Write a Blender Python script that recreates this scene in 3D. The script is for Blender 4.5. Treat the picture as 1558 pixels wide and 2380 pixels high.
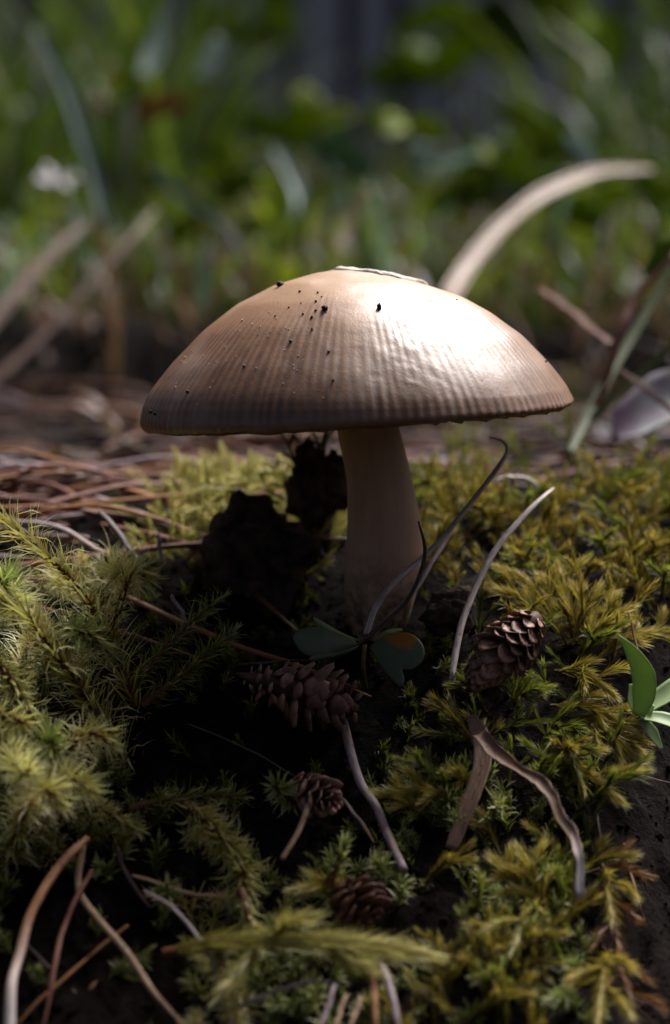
import bpy, math
import numpy as np
from mathutils import Vector, Matrix
from mathutils.bvhtree import BVHTree
from mathutils.geometry import tessellate_polygon

# ------------------------------------------------------------------ camera, sky, sun, exposure
# lengths in this script are centimetres; U turns them into metres
U = 0.01
for o in list(bpy.data.objects): bpy.data.objects.remove(o)
scene = bpy.context.scene
COL = scene.collection
CAM = np.array([0.0, -34.0, 5.3]); PITCH = math.radians(5.82); FPX = 4808.0; CX, CY = 779.0, 1190.0
cam_d = bpy.data.cameras.new('camera'); cam = bpy.data.objects.new('camera', cam_d); COL.objects.link(cam)
cam.location = CAM * U; cam.rotation_euler = (math.pi / 2 - PITCH, 0, 0)
cam_d.sensor_fit = 'VERTICAL'; cam_d.sensor_height = 36; cam_d.lens = 18 / (CY / FPX)
cam_d.clip_start = 0.005; cam_d.clip_end = 200
cam_d.dof.use_dof = True; cam_d.dof.focus_distance = 0.322; cam_d.dof.aperture_fstop = 11.5
cam_d.dof.aperture_blades = 7
scene.camera = cam

SUN = Vector((0.42, 0.58, 1.0)).normalized()
SUN_EL = math.asin(SUN.z); SUN_AZ = math.atan2(SUN.x, SUN.y)
w = bpy.data.worlds.new('World'); scene.world = w; w.use_nodes = True
sky = w.node_tree.nodes.new('ShaderNodeTexSky'); sky.sky_type = 'NISHITA'; sky.sun_disc = False
sky.sun_elevation = SUN_EL; sky.sun_rotation = SUN_AZ; sky.dust_density = 8.0; sky.air_density = 0.4; sky.ozone_density = 0.2
bg = w.node_tree.nodes['Background']; bg.inputs['Strength'].default_value = 0.06
w.node_tree.links.new(sky.outputs[0], bg.inputs['Color'])
sun_d = bpy.data.lights.new('sun', 'SUN'); sun = bpy.data.objects.new('sun', sun_d); COL.objects.link(sun)
sun_d.energy = 5.0; sun_d.angle = math.radians(28); sun_d.color = (1.0, 0.98, 0.96)
sun.rotation_euler = SUN.to_track_quat('Z', 'Y').to_euler(); sun.location = (0.5, 0.5, 3)
vs = scene.view_settings; vs.view_transform = 'Standard'; vs.look = 'None'; vs.gamma = 1; vs.exposure = 0.6
vs.use_curve_mapping = False
scene.cycles.use_denoising = True
scene.cycles.max_bounces = 6; scene.cycles.transparent_max_bounces = 6
rng = np.random.default_rng(7)

# ------------------------------------------------------------------ numeric helpers
def hash3(i, j, k, seed):
    with np.errstate(over='ignore'):
        h = (i.astype(np.int64) * 374761393 + j.astype(np.int64) * 668265263 + k.astype(np.int64) * 2147483647 + seed * 974634777)
        h = (h ^ (h >> 13)) * 1274126177; h = h ^ (h >> 16)
    return (h & 0xFFFF) / 65535.0
def vnoise(p, seed=0):
    p = np.asarray(p, float); f = np.floor(p); t = p - f; t = t * t * (3 - 2 * t); f = f.astype(np.int64)
    r = 0
    for a in (0, 1):
        for b in (0, 1):
            for c in (0, 1):
                wgt = (t[..., 0] if a else 1 - t[..., 0]) * (t[..., 1] if b else 1 - t[..., 1]) * (t[..., 2] if c else 1 - t[..., 2])
                r = r + wgt * hash3(f[..., 0] + a, f[..., 1] + b, f[..., 2] + c, seed)
    return r * 2 - 1
def fbm(p, octaves=4, seed=0):
    r = 0; a = 1.0; p = np.asarray(p, float)
    for o in range(octaves):
        r = r + a * vnoise(p * 2 ** o + 13.7 * o, seed + o); a *= 0.5
    return r
def sstep(a, b, x):
    t = np.clip((x - a) / (b - a), 0, 1); return t * t * (3 - 2 * t)
def unit(v): return v / np.maximum(np.linalg.norm(v, axis=-1, keepdims=True), 1e-9)
def resample(P, n):
    P = np.asarray(P, float)
    if len(P) == 2:
        Q = P
    else:                                       # Catmull-Rom
        E = np.vstack([2 * P[0] - P[1], P, 2 * P[-1] - P[-2]]); Q = []
        for i in range(1, len(E) - 2):
            for t in np.linspace(0, 1, 12, endpoint=False):
                a, b, c, d = E[i - 1], E[i], E[i + 1], E[i + 2]
                Q.append(0.5 * (2 * b + (c - a) * t + (2 * a - 5 * b + 4 * c - d) * t * t + (3 * b - 3 * c + d - a) * t ** 3))
        Q.append(E[-2]); Q = np.array(Q)
    s = np.concatenate([[0], np.cumsum(np.linalg.norm(np.diff(Q, axis=0), axis=1))])
    u = np.linspace(0, s[-1], n)
    return np.stack([np.interp(u, s, Q[:, k]) for k in range(3)], 1)
def frames(P, ref=None):
    T = unit(np.gradient(P, axis=0)); N = np.zeros_like(P)
    r = np.array([0, 0, 1.0]) if ref is None else np.asarray(ref, float)
    if abs(r @ T[0]) > 0.93: r = np.array([0.3, -1.0, 0.1])
    n = r - T[0] * (r @ T[0]); n /= np.linalg.norm(n)
    for i in range(len(P)):
        n = n - T[i] * (n @ T[i]); n /= max(np.linalg.norm(n), 1e-9); N[i] = n
    return T, N, np.cross(T, N)

# the lie of the land (cm): the mushroom stands at y = 0 on the front of a mossy hump
PY = [-200, -60, -36, -20, -12, -8, -6, -4, -2, -1, 0, 2, 4, 7, 12, 20, 30, 38, 40.2, 50, 80, 150, 300, 1000, 6000]
PZ = [-14, -13, -12, -10, -7.2, -5.2, -4, -2.6, -1.1, -.45, 0, .55, 1.25, 1.45, 1.35, 1.5, 1.5, 1.6, 4.2, 4.9, 6.5, 11, 20, 36, 60]
def H(x, y):
    x = np.asarray(x, float); y = np.asarray(y, float)
    z = np.interp(y, PY, PZ)
    z = z + 0.35 * np.interp(y, [-3, 0], [1, 0]) * np.exp(-((x + 4.5) / 2.5) ** 2)
    xe = np.interp(y, [-9, -6, -2, 0, 3], [3.2, 3.6, 4.3, 5.2, 7.5])
    near = np.interp(y, [-14, 0, 5], [1, 1, 0])
    z = z - near * 1.1 * np.maximum(0, np.minimum(x - xe, 6))
    hollow = np.exp(-((x + 1.3) / 1.6) ** 2 - ((y + 0.2) / 1.3) ** 2)
    z = z - 0.5 * hollow
    q = np.stack(np.broadcast_arrays(x, y, 0 * x), -1)
    amp = np.interp(y, [-60, 15, 60, 300], [1, 1, 3, 6])
    z = z + amp * (0.22 * fbm(q * 0.55, 3, 3) + 0.09 * fbm(q * 2.3, 3, 9) + .035 * fbm(q * 7.1, 2, 15))
    soil = np.interp(x - xe, [-.6, .4], [0, 1]) * near
    z = z + soil * 0.16 * fbm(q * 3.2, 3, 21)
    return z
def ray(px, py):
    r = np.array([(px - CX) / FPX, 1.0, (CY - py) / FPX])
    c, s = math.cos(PITCH), math.sin(PITCH)
    return np.array([r[0], c * r[1] + s * r[2], -s * r[1] + c * r[2]])
def P(px, py, y):                                # the point of that direction at world depth y (cm)
    d = ray(px, py); return CAM + d * ((y - CAM[1]) / d[1])
def G(px, py, up=0.0):                           # where that direction meets the ground raised by up
    d = ray(px, py); t = np.concatenate([np.arange(12, 90, .05), np.arange(90, 900, .5)])
    q = CAM + d[None] * t[:, None]; g = q[:, 2] - H(q[:, 0], q[:, 1]) - up
    k = np.argmax(g < 0)
    if g[k] >= 0: k = len(t) - 1
    return q[k]
def hz(x, y): return float(H(np.array([x]), np.array([y]))[0])

# ------------------------------------------------------------------ scene helpers
def set_props(o, label=None, cat=None, group=None, kind=None):
    for k, v in (('label', label), ('category', cat), ('group', group), ('kind', kind)):
        if v: o[k] = v
    return o
def mesh_data(name, V, F, attrs=None, smooth=True):
    me = bpy.data.meshes.new(name); V = np.asarray(V, np.float32)
    groups = F if isinstance(F, list) and len(F) and isinstance(F[0], np.ndarray) else [np.asarray(F)]
    groups = [g for g in groups if len(g)]
    me.vertices.add(len(V)); me.vertices.foreach_set('co', (V * U).ravel())
    loops = np.concatenate([g.ravel() for g in groups]).astype(np.int32)
    tot = np.concatenate([np.full(len(g), g.shape[1]) for g in groups]).astype(np.int32)
    st = np.concatenate([[0], np.cumsum(tot)[:-1]]).astype(np.int32)
    me.loops.add(len(loops)); me.loops.foreach_set('vertex_index', loops)
    me.polygons.add(len(tot)); me.polygons.foreach_set('loop_start', st); me.polygons.foreach_set('loop_total', tot)
    me.polygons.foreach_set('use_smooth', np.full(len(tot), smooth))
    for k, a in (attrs or {}).items():
        at = me.attributes.new(k, 'FLOAT', 'POINT'); at.data.foreach_set('value', np.asarray(a, np.float32))
    me.update(calc_edges=True); me.validate()
    return me
def wloc(o):
    return np.array(o.location) / U if o else np.zeros(3)
def mk(name, V, F, mat, parent=None, loc=None, attrs=None, smooth=True, **pr):
    V = np.asarray(V, float)
    if parent is not None: origin = wloc(parent)
    else: origin = np.asarray(loc if loc is not None else np.append(V[:, :2].mean(0), V[:, 2].min()), float)
    me = mesh_data(name, V - origin, F, attrs, smooth)
    o = bpy.data.objects.new(name, me); COL.objects.link(o); me.materials.append(mat)
    if parent is not None: o.parent = parent
    else: o.location = origin * U
    return set_props(o, **pr)
def empty(name, loc, **pr):
    o = bpy.data.objects.new(name, None); COL.objects.link(o); o.location = np.asarray(loc, float) * U
    o.empty_display_size = 0.005
    return set_props(o, **pr)
def tube(C, R, sides=8, flat=1.0, ref=None, groove=0.0, cap=True):
    """swept tube: vertices, [quads, tris], t along it"""
    C = np.asarray(C, float); n = len(C); T, N, B = frames(C, ref)
    R = np.broadcast_to(np.asarray(R, float), (n,))
    a = np.linspace(0, 2 * math.pi, sides, endpoint=False)
    k = 1 + groove * np.cos(a * (sides // 2))
    V = C[:, None] + R[:, None, None] * (k * np.cos(a))[None, :, None] * B[:, None] + (R * flat)[:, None, None] * (k * np.sin(a))[None, :, None] * N[:, None]
    i = np.arange(n - 1)[:, None] * sides; j = np.arange(sides)[None]; j2 = (j + 1) % sides
    Q = np.stack([i + j, i + j2, i + sides + j2, i + sides + j], -1).reshape(-1, 4)
    V = V.reshape(-1, 3); t = np.repeat(np.linspace(0, 1, n), sides)
    tris = np.zeros((0, 3), int)
    if cap:
        V = np.vstack([V, C[0], C[-1]]); t = np.append(t, [0, 1]); m = n * sides
        jj = np.arange(sides); j2 = (jj + 1) % sides
        tris = np.vstack([np.stack([np.full(sides, m), j2, jj], 1), np.stack([np.full(sides, m + 1), m - sides + jj, m - sides + j2], 1)])
    return V, [Q, tris], t
def ribbon(C, Wd, ref=(0, -1, .4), thick=.02, cup=.15, across=6, wl=None):
    """leaf / blade with thickness: half widths Wd (and wl for the other side), cupped"""
    C = np.asarray(C, float); n = len(C); T, N, B = frames(C, ref)
    Wd = np.asarray(Wd, float); wl = Wd if wl is None else np.asarray(wl, float)
    u = np.linspace(-1, 1, across + 1)
    off = np.where(u[None] < 0, u[None] * wl[:, None], u[None] * Wd[:, None])
    lift = cup * np.maximum(Wd, wl)[:, None] * (u ** 2)[None]
    S = C[:, None] + off[..., None] * B[:, None] + lift[..., None] * N[:, None]
    th = thick * (1 - .6 * u ** 2)[None, :, None] * N[:, None] * .5
    top = (S + th).reshape(-1, 3); bot = (S - th).reshape(-1, 3); V = np.vstack([top, bot]); m = n * (across + 1); a1 = across + 1
    i = np.arange(n - 1)[:, None] * a1; j = np.arange(across)[None]
    Qt = np.stack([i + j, i + j + 1, i + a1 + j + 1, i + a1 + j], -1).reshape(-1, 4)
    Qb = Qt[:, ::-1] + m
    ii = np.arange(n - 1) * a1
    e1 = np.stack([ii, ii + a1, ii + a1 + m, ii + m], 1); e2 = np.stack([ii + across, ii + across + m, ii + a1 + across + m, ii + a1 + across], 1)
    jj = np.arange(across); e3 = np.stack([jj, jj + m, jj + 1 + m, jj + 1], 1); k = (n - 1) * a1
    e4 = np.stack([k + jj, k + jj + 1, k + jj + 1 + m, k + jj + m], 1)
    t = np.tile(np.repeat(np.linspace(0, 1, n), a1), 2); v = np.tile(np.tile(u, n), 2)
    return V, [np.vstack([Qt, Qb, e1, e2, e3, e4])], t, v

# ------------------------------------------------------------------ materials
def mat_new(name):
    m = bpy.data.materials.new(name); m.use_nodes = True; nt = m.node_tree
    return m, nt, nt.nodes['Principled BSDF'], nt.nodes['Material Output']
def node(nt, typ, **kw):
    n = nt.nodes.new(typ)
    for k, v in kw.items():
        if k in n.inputs: n.inputs[k].default_value = v
        else: setattr(n, k, v)
    return n
def attr(nt, nm): return node(nt, 'ShaderNodeAttribute', attribute_name=nm).outputs['Fac']
def ramp(nt, fac, stops):
    r = nt.nodes.new('ShaderNodeValToRGB'); el = r.color_ramp.elements
    while len(el) < len(stops): el.new(0.5)
    for e, (p, c) in zip(el, stops): e.position = p; e.color = (*c, 1)
    nt.links.new(fac, r.inputs[0]); return r.outputs[0]
def noise(nt, scale, detail=4, rough=.55, coord='Object', stretch=None):
    tc = nt.nodes.new('ShaderNodeTexCoord'); src = tc.outputs[coord]
    if stretch:
        mp = node(nt, 'ShaderNodeMapping'); mp.inputs['Scale'].default_value = stretch; nt.links.new(src, mp.inputs[0]); src = mp.outputs[0]
    n = node(nt, 'ShaderNodeTexNoise', Scale=scale, Detail=detail, Roughness=rough); nt.links.new(src, n.inputs['Vector'])
    return n.outputs['Fac']
def mixc(nt, fac, a, b, mode='MIX'):
    m = nt.nodes.new('ShaderNodeMix'); m.data_type = 'RGBA'; m.blend_type = mode
    for s, v in ((m.inputs[0], fac), (m.inputs[6], a), (m.inputs[7], b)):
        if isinstance(v, (int, float)): s.default_value = v
        elif isinstance(v, tuple): s.default_value = (*v, 1)
        else: nt.links.new(v, s)
    return m.outputs[2]
def math_(nt, op, a, b=0.0, c=None, clamp=False):
    m = nt.nodes.new('ShaderNodeMath'); m.operation = op; m.use_clamp = clamp
    for s, v in zip(m.inputs, (a, b, c)):
        if v is None: continue
        if isinstance(v, (int, float)): s.default_value = v
        else: nt.links.new(v, s)
    return m.outputs[0]
def bump(nt, bsdf, h, strength=.5, dist=.001):
    b = node(nt, 'ShaderNodeBump', Strength=strength, Distance=dist); nt.links.new(h, b.inputs['Height']); nt.links.new(b.outputs[0], bsdf.inputs['Normal'])
def foliage(name, stops, fac='s', var=.35, trans=.35, gloss=.12, rough=.5, tint=(.5, .6, .1), extra=None):
    """thin leaf: diffuse + translucent + a little sheen; colour from an attribute, varied by rnd"""
    m, nt, b, out = mat_new(name); nt.nodes.remove(b); L = nt.links
    col = ramp(nt, attr(nt, fac), stops) if isinstance(fac, str) else ramp(nt, fac(nt), stops)
    rnd = attr(nt, 'rnd')
    hsv = node(nt, 'ShaderNodeHueSaturation'); L.new(col, hsv.inputs['Color'])
    L.new(math_(nt, 'MULTIPLY_ADD', rnd, var * 2, 1 - var), hsv.inputs['Value'])
    L.new(math_(nt, 'MULTIPLY_ADD', rnd, -.06, .53), hsv.inputs['Hue'])
    col = hsv.outputs[0]
    if extra: col = extra(nt, col)
    d = node(nt, 'ShaderNodeBsdfDiffuse'); L.new(col, d.inputs[0])
    t = node(nt, 'ShaderNodeBsdfTranslucent'); L.new(mixc(nt, .5, col, tint, 'MIX'), t.inputs[0])
    mx = node(nt, 'ShaderNodeMixShader', Fac=trans); L.new(d.outputs[0], mx.inputs[1]); L.new(t.outputs[0], mx.inputs[2])
    g = node(nt, 'ShaderNodeBsdfGlossy', Roughness=rough); g.inputs[0].default_value = (.9, .92, 1, 1)
    m2 = node(nt, 'ShaderNodeMixShader', Fac=gloss * .25)
    L.new(mx.outputs[0], m2.inputs[1]); L.new(g.outputs[0], m2.inputs[2]); L.new(m2.outputs[0], out.inputs[0])
    return m
def woody(name, dark, light, scale=900, stretch=(1, 1, 1), rough=.55, bumpd=.0003, spec=.3, var=.3):
    m, nt, b, out = mat_new(name)
    n = noise(nt, scale, 5, .6, stretch=stretch); c = ramp(nt, n, [(.3, dark), (.7, light)])
    oi = node(nt, 'ShaderNodeObjectInfo'); hsv = node(nt, 'ShaderNodeHueSaturation'); nt.links.new(c, hsv.inputs['Color'])
    nt.links.new(math_(nt, 'MULTIPLY_ADD', oi.outputs['Random'], var * 2, 1 - var), hsv.inputs['Value'])
    nt.links.new(hsv.outputs[0], b.inputs['Base Color'])
    b.inputs['Roughness'].default_value = rough; b.inputs['Specular IOR Level'].default_value = spec
    bump(nt, b, n, .7, bumpd); return m
def needle_mat(name, dark, light, spots=.55, rough=.5, bleach=None):
    m, nt, b, out = mat_new(name)
    ang = attr(nt, 'a'); t = attr(nt, 't')
    cv = node(nt, 'ShaderNodeCombineXYZ'); nt.links.new(math_(nt, 'MULTIPLY', ang, 9.0), cv.inputs[0]); nt.links.new(math_(nt, 'MULTIPLY', t, 6.0), cv.inputs[1])
    oi = node(nt, 'ShaderNodeObjectInfo'); nt.links.new(math_(nt, 'MULTIPLY', oi.outputs['Random'], 50.0), cv.inputs[2])
    n = node(nt, 'ShaderNodeTexNoise', Scale=1.0, Detail=4.0, Roughness=.6); nt.links.new(cv.outputs[0], n.inputs['Vector'])
    c = ramp(nt, n.outputs['Fac'], [(.32, dark), (.68, light)])
    sp = noise(nt, 1300, 3, .5); c = mixc(nt, math_(nt, 'MULTIPLY', math_(nt, 'GREATER_THAN', sp, spots + .12), .75), c, (.02, .013, .01))
    big = noise(nt, 130, 2, .5); c = mixc(nt, math_(nt, 'MULTIPLY', ramp(nt, big, [(.5, (0, 0, 0)), (.66, (1, 1, 1))]), .5), c, (.16, .07, .025))
    if bleach:
        mr = node(nt, 'ShaderNodeMapRange'); nt.links.new(t, mr.inputs[0]); mr.inputs[1].default_value, mr.inputs[2].default_value = bleach
        c = mixc(nt, math_(nt, 'MULTIPLY', mr.outputs[0], .85), c, (.66, .60, .60))
    nt.links.new(c, b.inputs['Base Color']); b.inputs['Roughness'].default_value = rough; b.inputs['Specular IOR Level'].default_value = .22
    bump(nt, b, n.outputs['Fac'], .6, .0002); return m

M = {}
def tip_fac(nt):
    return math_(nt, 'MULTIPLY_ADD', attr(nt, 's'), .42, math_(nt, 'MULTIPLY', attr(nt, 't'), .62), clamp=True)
def build_mats():
    # mushroom cap
    m, nt, b, out = mat_new('mushroom_cap'); rr = attr(nt, 'r'); st = attr(nt, 'stria')
    base = ramp(nt, rr, [(0, (.46, .33, .235)), (.3, (.40, .235, .13)), (.65, (.30, .15, .07)), (1, (.18, .08, .032))])  # paler tan crown, lightened further to paint in part of the highlight
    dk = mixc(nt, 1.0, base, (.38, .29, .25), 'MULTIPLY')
    blot = noise(nt, 210, 4, .55); blot2 = noise(nt, 900, 3, .6)
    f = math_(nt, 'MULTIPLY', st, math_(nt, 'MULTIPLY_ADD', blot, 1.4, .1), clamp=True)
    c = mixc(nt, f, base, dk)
    c = mixc(nt, math_(nt, 'MULTIPLY', blot2, .22), c, (.18, .09, .05))
    c = mixc(nt, math_(nt, 'MULTIPLY', ramp(nt, noise(nt, 95, 3, .5), [(.48, (0, 0, 0)), (.68, (1, 1, 1))]), .3), c, (.44, .32, .25))
    nt.links.new(c, b.inputs['Base Color']); b.inputs['Roughness'].default_value = .44; b.inputs['Specular IOR Level'].default_value = .8
    b.inputs['Subsurface Weight'].default_value = .12; b.inputs['Subsurface Radius'].default_value = (.002, .001, .0005); b.inputs['Subsurface Scale'].default_value = 1.0
    h = math_(nt, 'ADD', math_(nt, 'MULTIPLY', noise(nt, 420, 4, .6), .6), math_(nt, 'MULTIPLY', noise(nt, 3200, 2, .5), .25)); bump(nt, b, h, .25, .0005)
    M['cap'] = m
    m, nt, b, out = mat_new('mushroom_stem')
    c = ramp(nt, noise(nt, 260, 4, .6, stretch=(1, 1, .22)), [(.25, (.44, .275, .19)), (.75, (.54, .36, .26))])
    c = mixc(nt, math_(nt, 'MULTIPLY', ramp(nt, noise(nt, 1100, 3, .6, stretch=(1, 1, .1)), [(.5, (0, 0, 0)), (.75, (1, 1, 1))]), .3), c, (.26, .15, .09))
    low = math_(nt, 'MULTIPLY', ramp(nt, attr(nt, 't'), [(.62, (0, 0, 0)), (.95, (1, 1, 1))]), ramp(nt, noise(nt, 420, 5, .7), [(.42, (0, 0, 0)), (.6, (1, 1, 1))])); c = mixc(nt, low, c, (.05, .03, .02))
    nt.links.new(c, b.inputs['Base Color']); b.inputs['Roughness'].default_value = .6; b.inputs['Specular IOR Level'].default_value = .3
    b.inputs['Subsurface Weight'].default_value = .15; b.inputs['Subsurface Radius'].default_value = (.003, .0015, .0008); b.inputs['Subsurface Scale'].default_value = 1.0
    bump(nt, b, noise(nt, 900, 4, .6, stretch=(1, 1, .15)), .15, .0003); M['stem'] = m
    M['gill'] = woody('mushroom_gill', (.34, .21, .11), (.46, .31, .18), 500, rough=.6, var=.1)
    M['veil'] = woody('veil_patch', (.50, .44, .38), (.74, .68, .62), 700, rough=.8, bumpd=.001, var=.05)
    # soil
    m, nt, b, out = mat_new('soil')
    n = noise(nt, 160, 8, .68); n2 = noise(nt, 38, 4, .5)
    c = ramp(nt, n, [(.35, (.0025, .002, .0018)), (.55, (.008, .0055, .005)), (.75, (.045, .038, .042))])
    c = mixc(nt, math_(nt, 'MULTIPLY', n2, .5), c, (.016, .008, .004)); nt.links.new(c, b.inputs['Base Color'])
    b.inputs['Roughness'].default_value = .95; b.inputs['Specular IOR Level'].default_value = .08
    bump(nt, b, math_(nt, 'ADD', n, math_(nt, 'MULTIPLY', noise(nt, 700, 5, .7), .5)), 1.0, .004); M['soil'] = m
    M['clod'] = woody('soil_clod', (.016, .010, .008), (.11, .075, .06), 240, rough=.95, bumpd=.003, spec=.06, var=.1)
    M['speck'] = woody('dark_speck', (.012, .007, .006), (.05, .025, .02), 2000, rough=.7)
    M['wspeck'] = woody('pale_speck', (.5, .45, .4), (.7, .66, .6), 2000, rough=.8)
    # moss
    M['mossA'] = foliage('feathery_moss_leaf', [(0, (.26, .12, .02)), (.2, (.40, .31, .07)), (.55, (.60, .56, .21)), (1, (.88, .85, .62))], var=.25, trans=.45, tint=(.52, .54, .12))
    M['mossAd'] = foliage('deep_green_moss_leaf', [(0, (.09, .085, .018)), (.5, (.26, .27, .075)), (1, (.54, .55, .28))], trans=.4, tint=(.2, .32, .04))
    M['mossB'] = foliage('golden_moss_leaf', [(0, (.014, .009, .002)), (.45, (.055, .040, .006)), (.75, (.19, .145, .022)), (.9, (.46, .38, .10)), (1, (.78, .71, .42))], fac=tip_fac, var=.5, trans=.4, tint=(.46, .36, .04))  # tips really paler; near-black bases paint deeper shade between the shoots
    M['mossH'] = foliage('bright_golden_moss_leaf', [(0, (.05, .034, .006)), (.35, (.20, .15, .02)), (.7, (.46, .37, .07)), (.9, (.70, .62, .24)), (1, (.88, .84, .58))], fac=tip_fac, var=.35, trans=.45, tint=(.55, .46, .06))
    M['mossG'] = foliage('olive_moss_leaf', [(0, (.012, .013, .003)), (.45, (.042, .047, .006)), (.75, (.13, .135, .018)), (.92, (.36, .35, .09)), (1, (.62, .59, .28))], fac=tip_fac, var=.5, trans=.4, tint=(.32, .38, .04))  # bases darkened likewise, painting shade into the gaps of the carpet
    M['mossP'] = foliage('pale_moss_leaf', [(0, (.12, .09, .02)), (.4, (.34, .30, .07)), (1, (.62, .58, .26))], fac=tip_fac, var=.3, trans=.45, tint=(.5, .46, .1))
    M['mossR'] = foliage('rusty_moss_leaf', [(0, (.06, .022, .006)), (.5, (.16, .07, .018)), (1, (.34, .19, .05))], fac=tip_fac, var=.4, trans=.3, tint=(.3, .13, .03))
    M['mstem'] = woody('moss_stem_red_brown', (.035, .010, .004), (.15, .055, .018), 900, rough=.6)
    M['mstemB'] = woody('moss_stem_olive', (.03, .018, .005), (.10, .065, .016), 900, rough=.6)
    # needles
    M['n_grey'] = needle_mat('needle_grey', (.26, .20, .19), (.66, .58, .56))
    M['n_tan'] = needle_mat('needle_tan', (.17, .09, .05), (.46, .31, .21))
    M['n_orange'] = needle_mat('needle_orange', (.16, .06, .018), (.34, .16, .07))
    M['n_dark'] = needle_mat('needle_dark', (.03, .018, .017), (.10, .065, .06))
    M['n_lilac'] = needle_mat('needle_lilac', (.14, .10, .11), (.38, .30, .32))
    M['n_red'] = needle_mat('needle_red', (.085, .028, .02), (.24, .095, .07))
    M['n_white'] = needle_mat('needle_pale', (.34, .29, .28), (.66, .62, .62), spots=.65)
    M['dry'] = needle_mat('dry_blade', (.11, .06, .035), (.26, .165, .115))
    M['n_bleach'] = needle_mat('needle_half_bleached', (.20, .085, .035), (.42, .22, .12), bleach=(1.1, 2.2))
    M['dryb'] = needle_mat('dry_blade_bleached_tip', (.11, .06, .035), (.26, .165, .115), bleach=(1.45, 1.75))
    # cones
    M['cone'] = woody('cone_scale', (.09, .04, .027), (.36, .205, .155), 700, rough=.5, spec=.3)
    M['coned'] = woody('cone_scale_dark', (.035, .014, .009), (.13, .062, .043), 700, rough=.6, spec=.15)
    # leaves of the small plants
    def spot(nt, c):
        return mixc(nt, ramp(nt, attr(nt, 'spot'), [(.35, (0, 0, 0)), (.6, (1, 1, 1))]), c, (.30, .12, .014))
    M['clover'] = foliage('clover_leaf', [(0, (.06, .085, .045)), (1, (.095, .125, .07))], fac=lambda nt: noise(nt, 600, 4, .6), var=.1, trans=.22, tint=(.1, .2, .04), extra=spot)
    M['succ'] = foliage('rosette_leaf', [(0, (.20, .31, .11)), (1, (.36, .46, .24))], fac=lambda nt: noise(nt, 300, 3, .6), var=.12, trans=.35, tint=(.3, .45, .06))
    M['stalk'] = woody('plant_stalk', (.10, .07, .03), (.18, .14, .05), 900)
    # background
    gr = lambda nt: noise(nt, 60, 3, .5)
    M['grass'] = foliage('grass_blade', [(0, (.014, .026, .005)), (.5, (.038, .062, .009)), (1, (.085, .11, .018))], fac='rnd', var=.6, trans=.4, tint=(.075, .13, .006), gloss=.15)
    M['dead'] = foliage('dead_grass', [(0, (.05, .028, .018)), (.5, (.12, .075, .045)), (1, (.22, .16, .115))], fac='rnd', var=.3, trans=.25, tint=(.2, .12, .05))
    M['herb'] = foliage('herb_leaf', [(.3, (.09, .145, .010)), (.7, (.16, .225, .012))], fac=gr, var=.6, trans=.42, tint=(.27, .34, .006), gloss=.06)
    M['herbp'] = foliage('pale_leaf', [(.3, (.34, .46, .40)), (.7, (.55, .66, .62))], fac=gr, var=.1, trans=.35, tint=(.4, .5, .4), gloss=.2)
    M['herbb'] = foliage('blue_green_leaf', [(.3, (.10, .17, .12)), (.7, (.20, .30, .24))], fac=gr, var=.2, trans=.35, tint=(.12, .22, .08), gloss=.15)
    M['redleaf'] = foliage('red_leaf', [(.3, (.16, .03, .012)), (.7, (.26, .06, .02))], fac=gr, var=.2, trans=.4, tint=(.4, .07, .01))
    M['petal'] = foliage('petal', [(.3, (.72, .68, .72)), (.7, (.82, .8, .82))], fac=gr, var=.05, trans=.3, tint=(.8, .78, .8))
    M['lilacleaf'] = foliage('pale_dry_leaf', [(.4, (.26, .17, .25)), (.6, (.46, .52, .48))], fac=gr, var=.1, trans=.3, tint=(.5, .42, .5))
    M['fence'] = woody('weathered_board', (.36, .36, .39), (.58, .58, .62), 14, stretch=(1, 1, .06), rough=.85, bumpd=.002, var=.25)
    M['fence_shade'] = woody('board_gap_shade', (.014, .013, .015), (.035, .034, .038), 14, stretch=(1, 1, .06), rough=.9, bumpd=.002, var=.2)  # near-black wood: the shade behind the front boards is put into the colour
build_mats()

# ------------------------------------------------------------------ the ground
def ground():
    xs = np.concatenate([-np.geomspace(9.1, 5000, 60)[::-1], np.arange(-9, 9.01, .09), np.geomspace(9.1, 5000, 60)])
    ys = np.concatenate([np.linspace(-200, -16, 50), np.arange(-15.9, 12, .09), np.arange(12.1, 46, .4), np.geomspace(46.2, 6000, 150)])
    X, Y = np.meshgrid(xs, ys); Z = H(X, Y); V = np.stack([X, Y, Z], -1).reshape(-1, 3)
    n = len(xs); i = np.arange(len(ys) - 1)[:, None] * n; j = np.arange(n - 1)[None]
    Q = np.stack([i + j, i + j + 1, i + n + j + 1, i + n + j], -1).reshape(-1, 4)
    mk('ground', V, Q, M['soil'], loc=(0, 0, 0), kind='structure')
ground()

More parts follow.
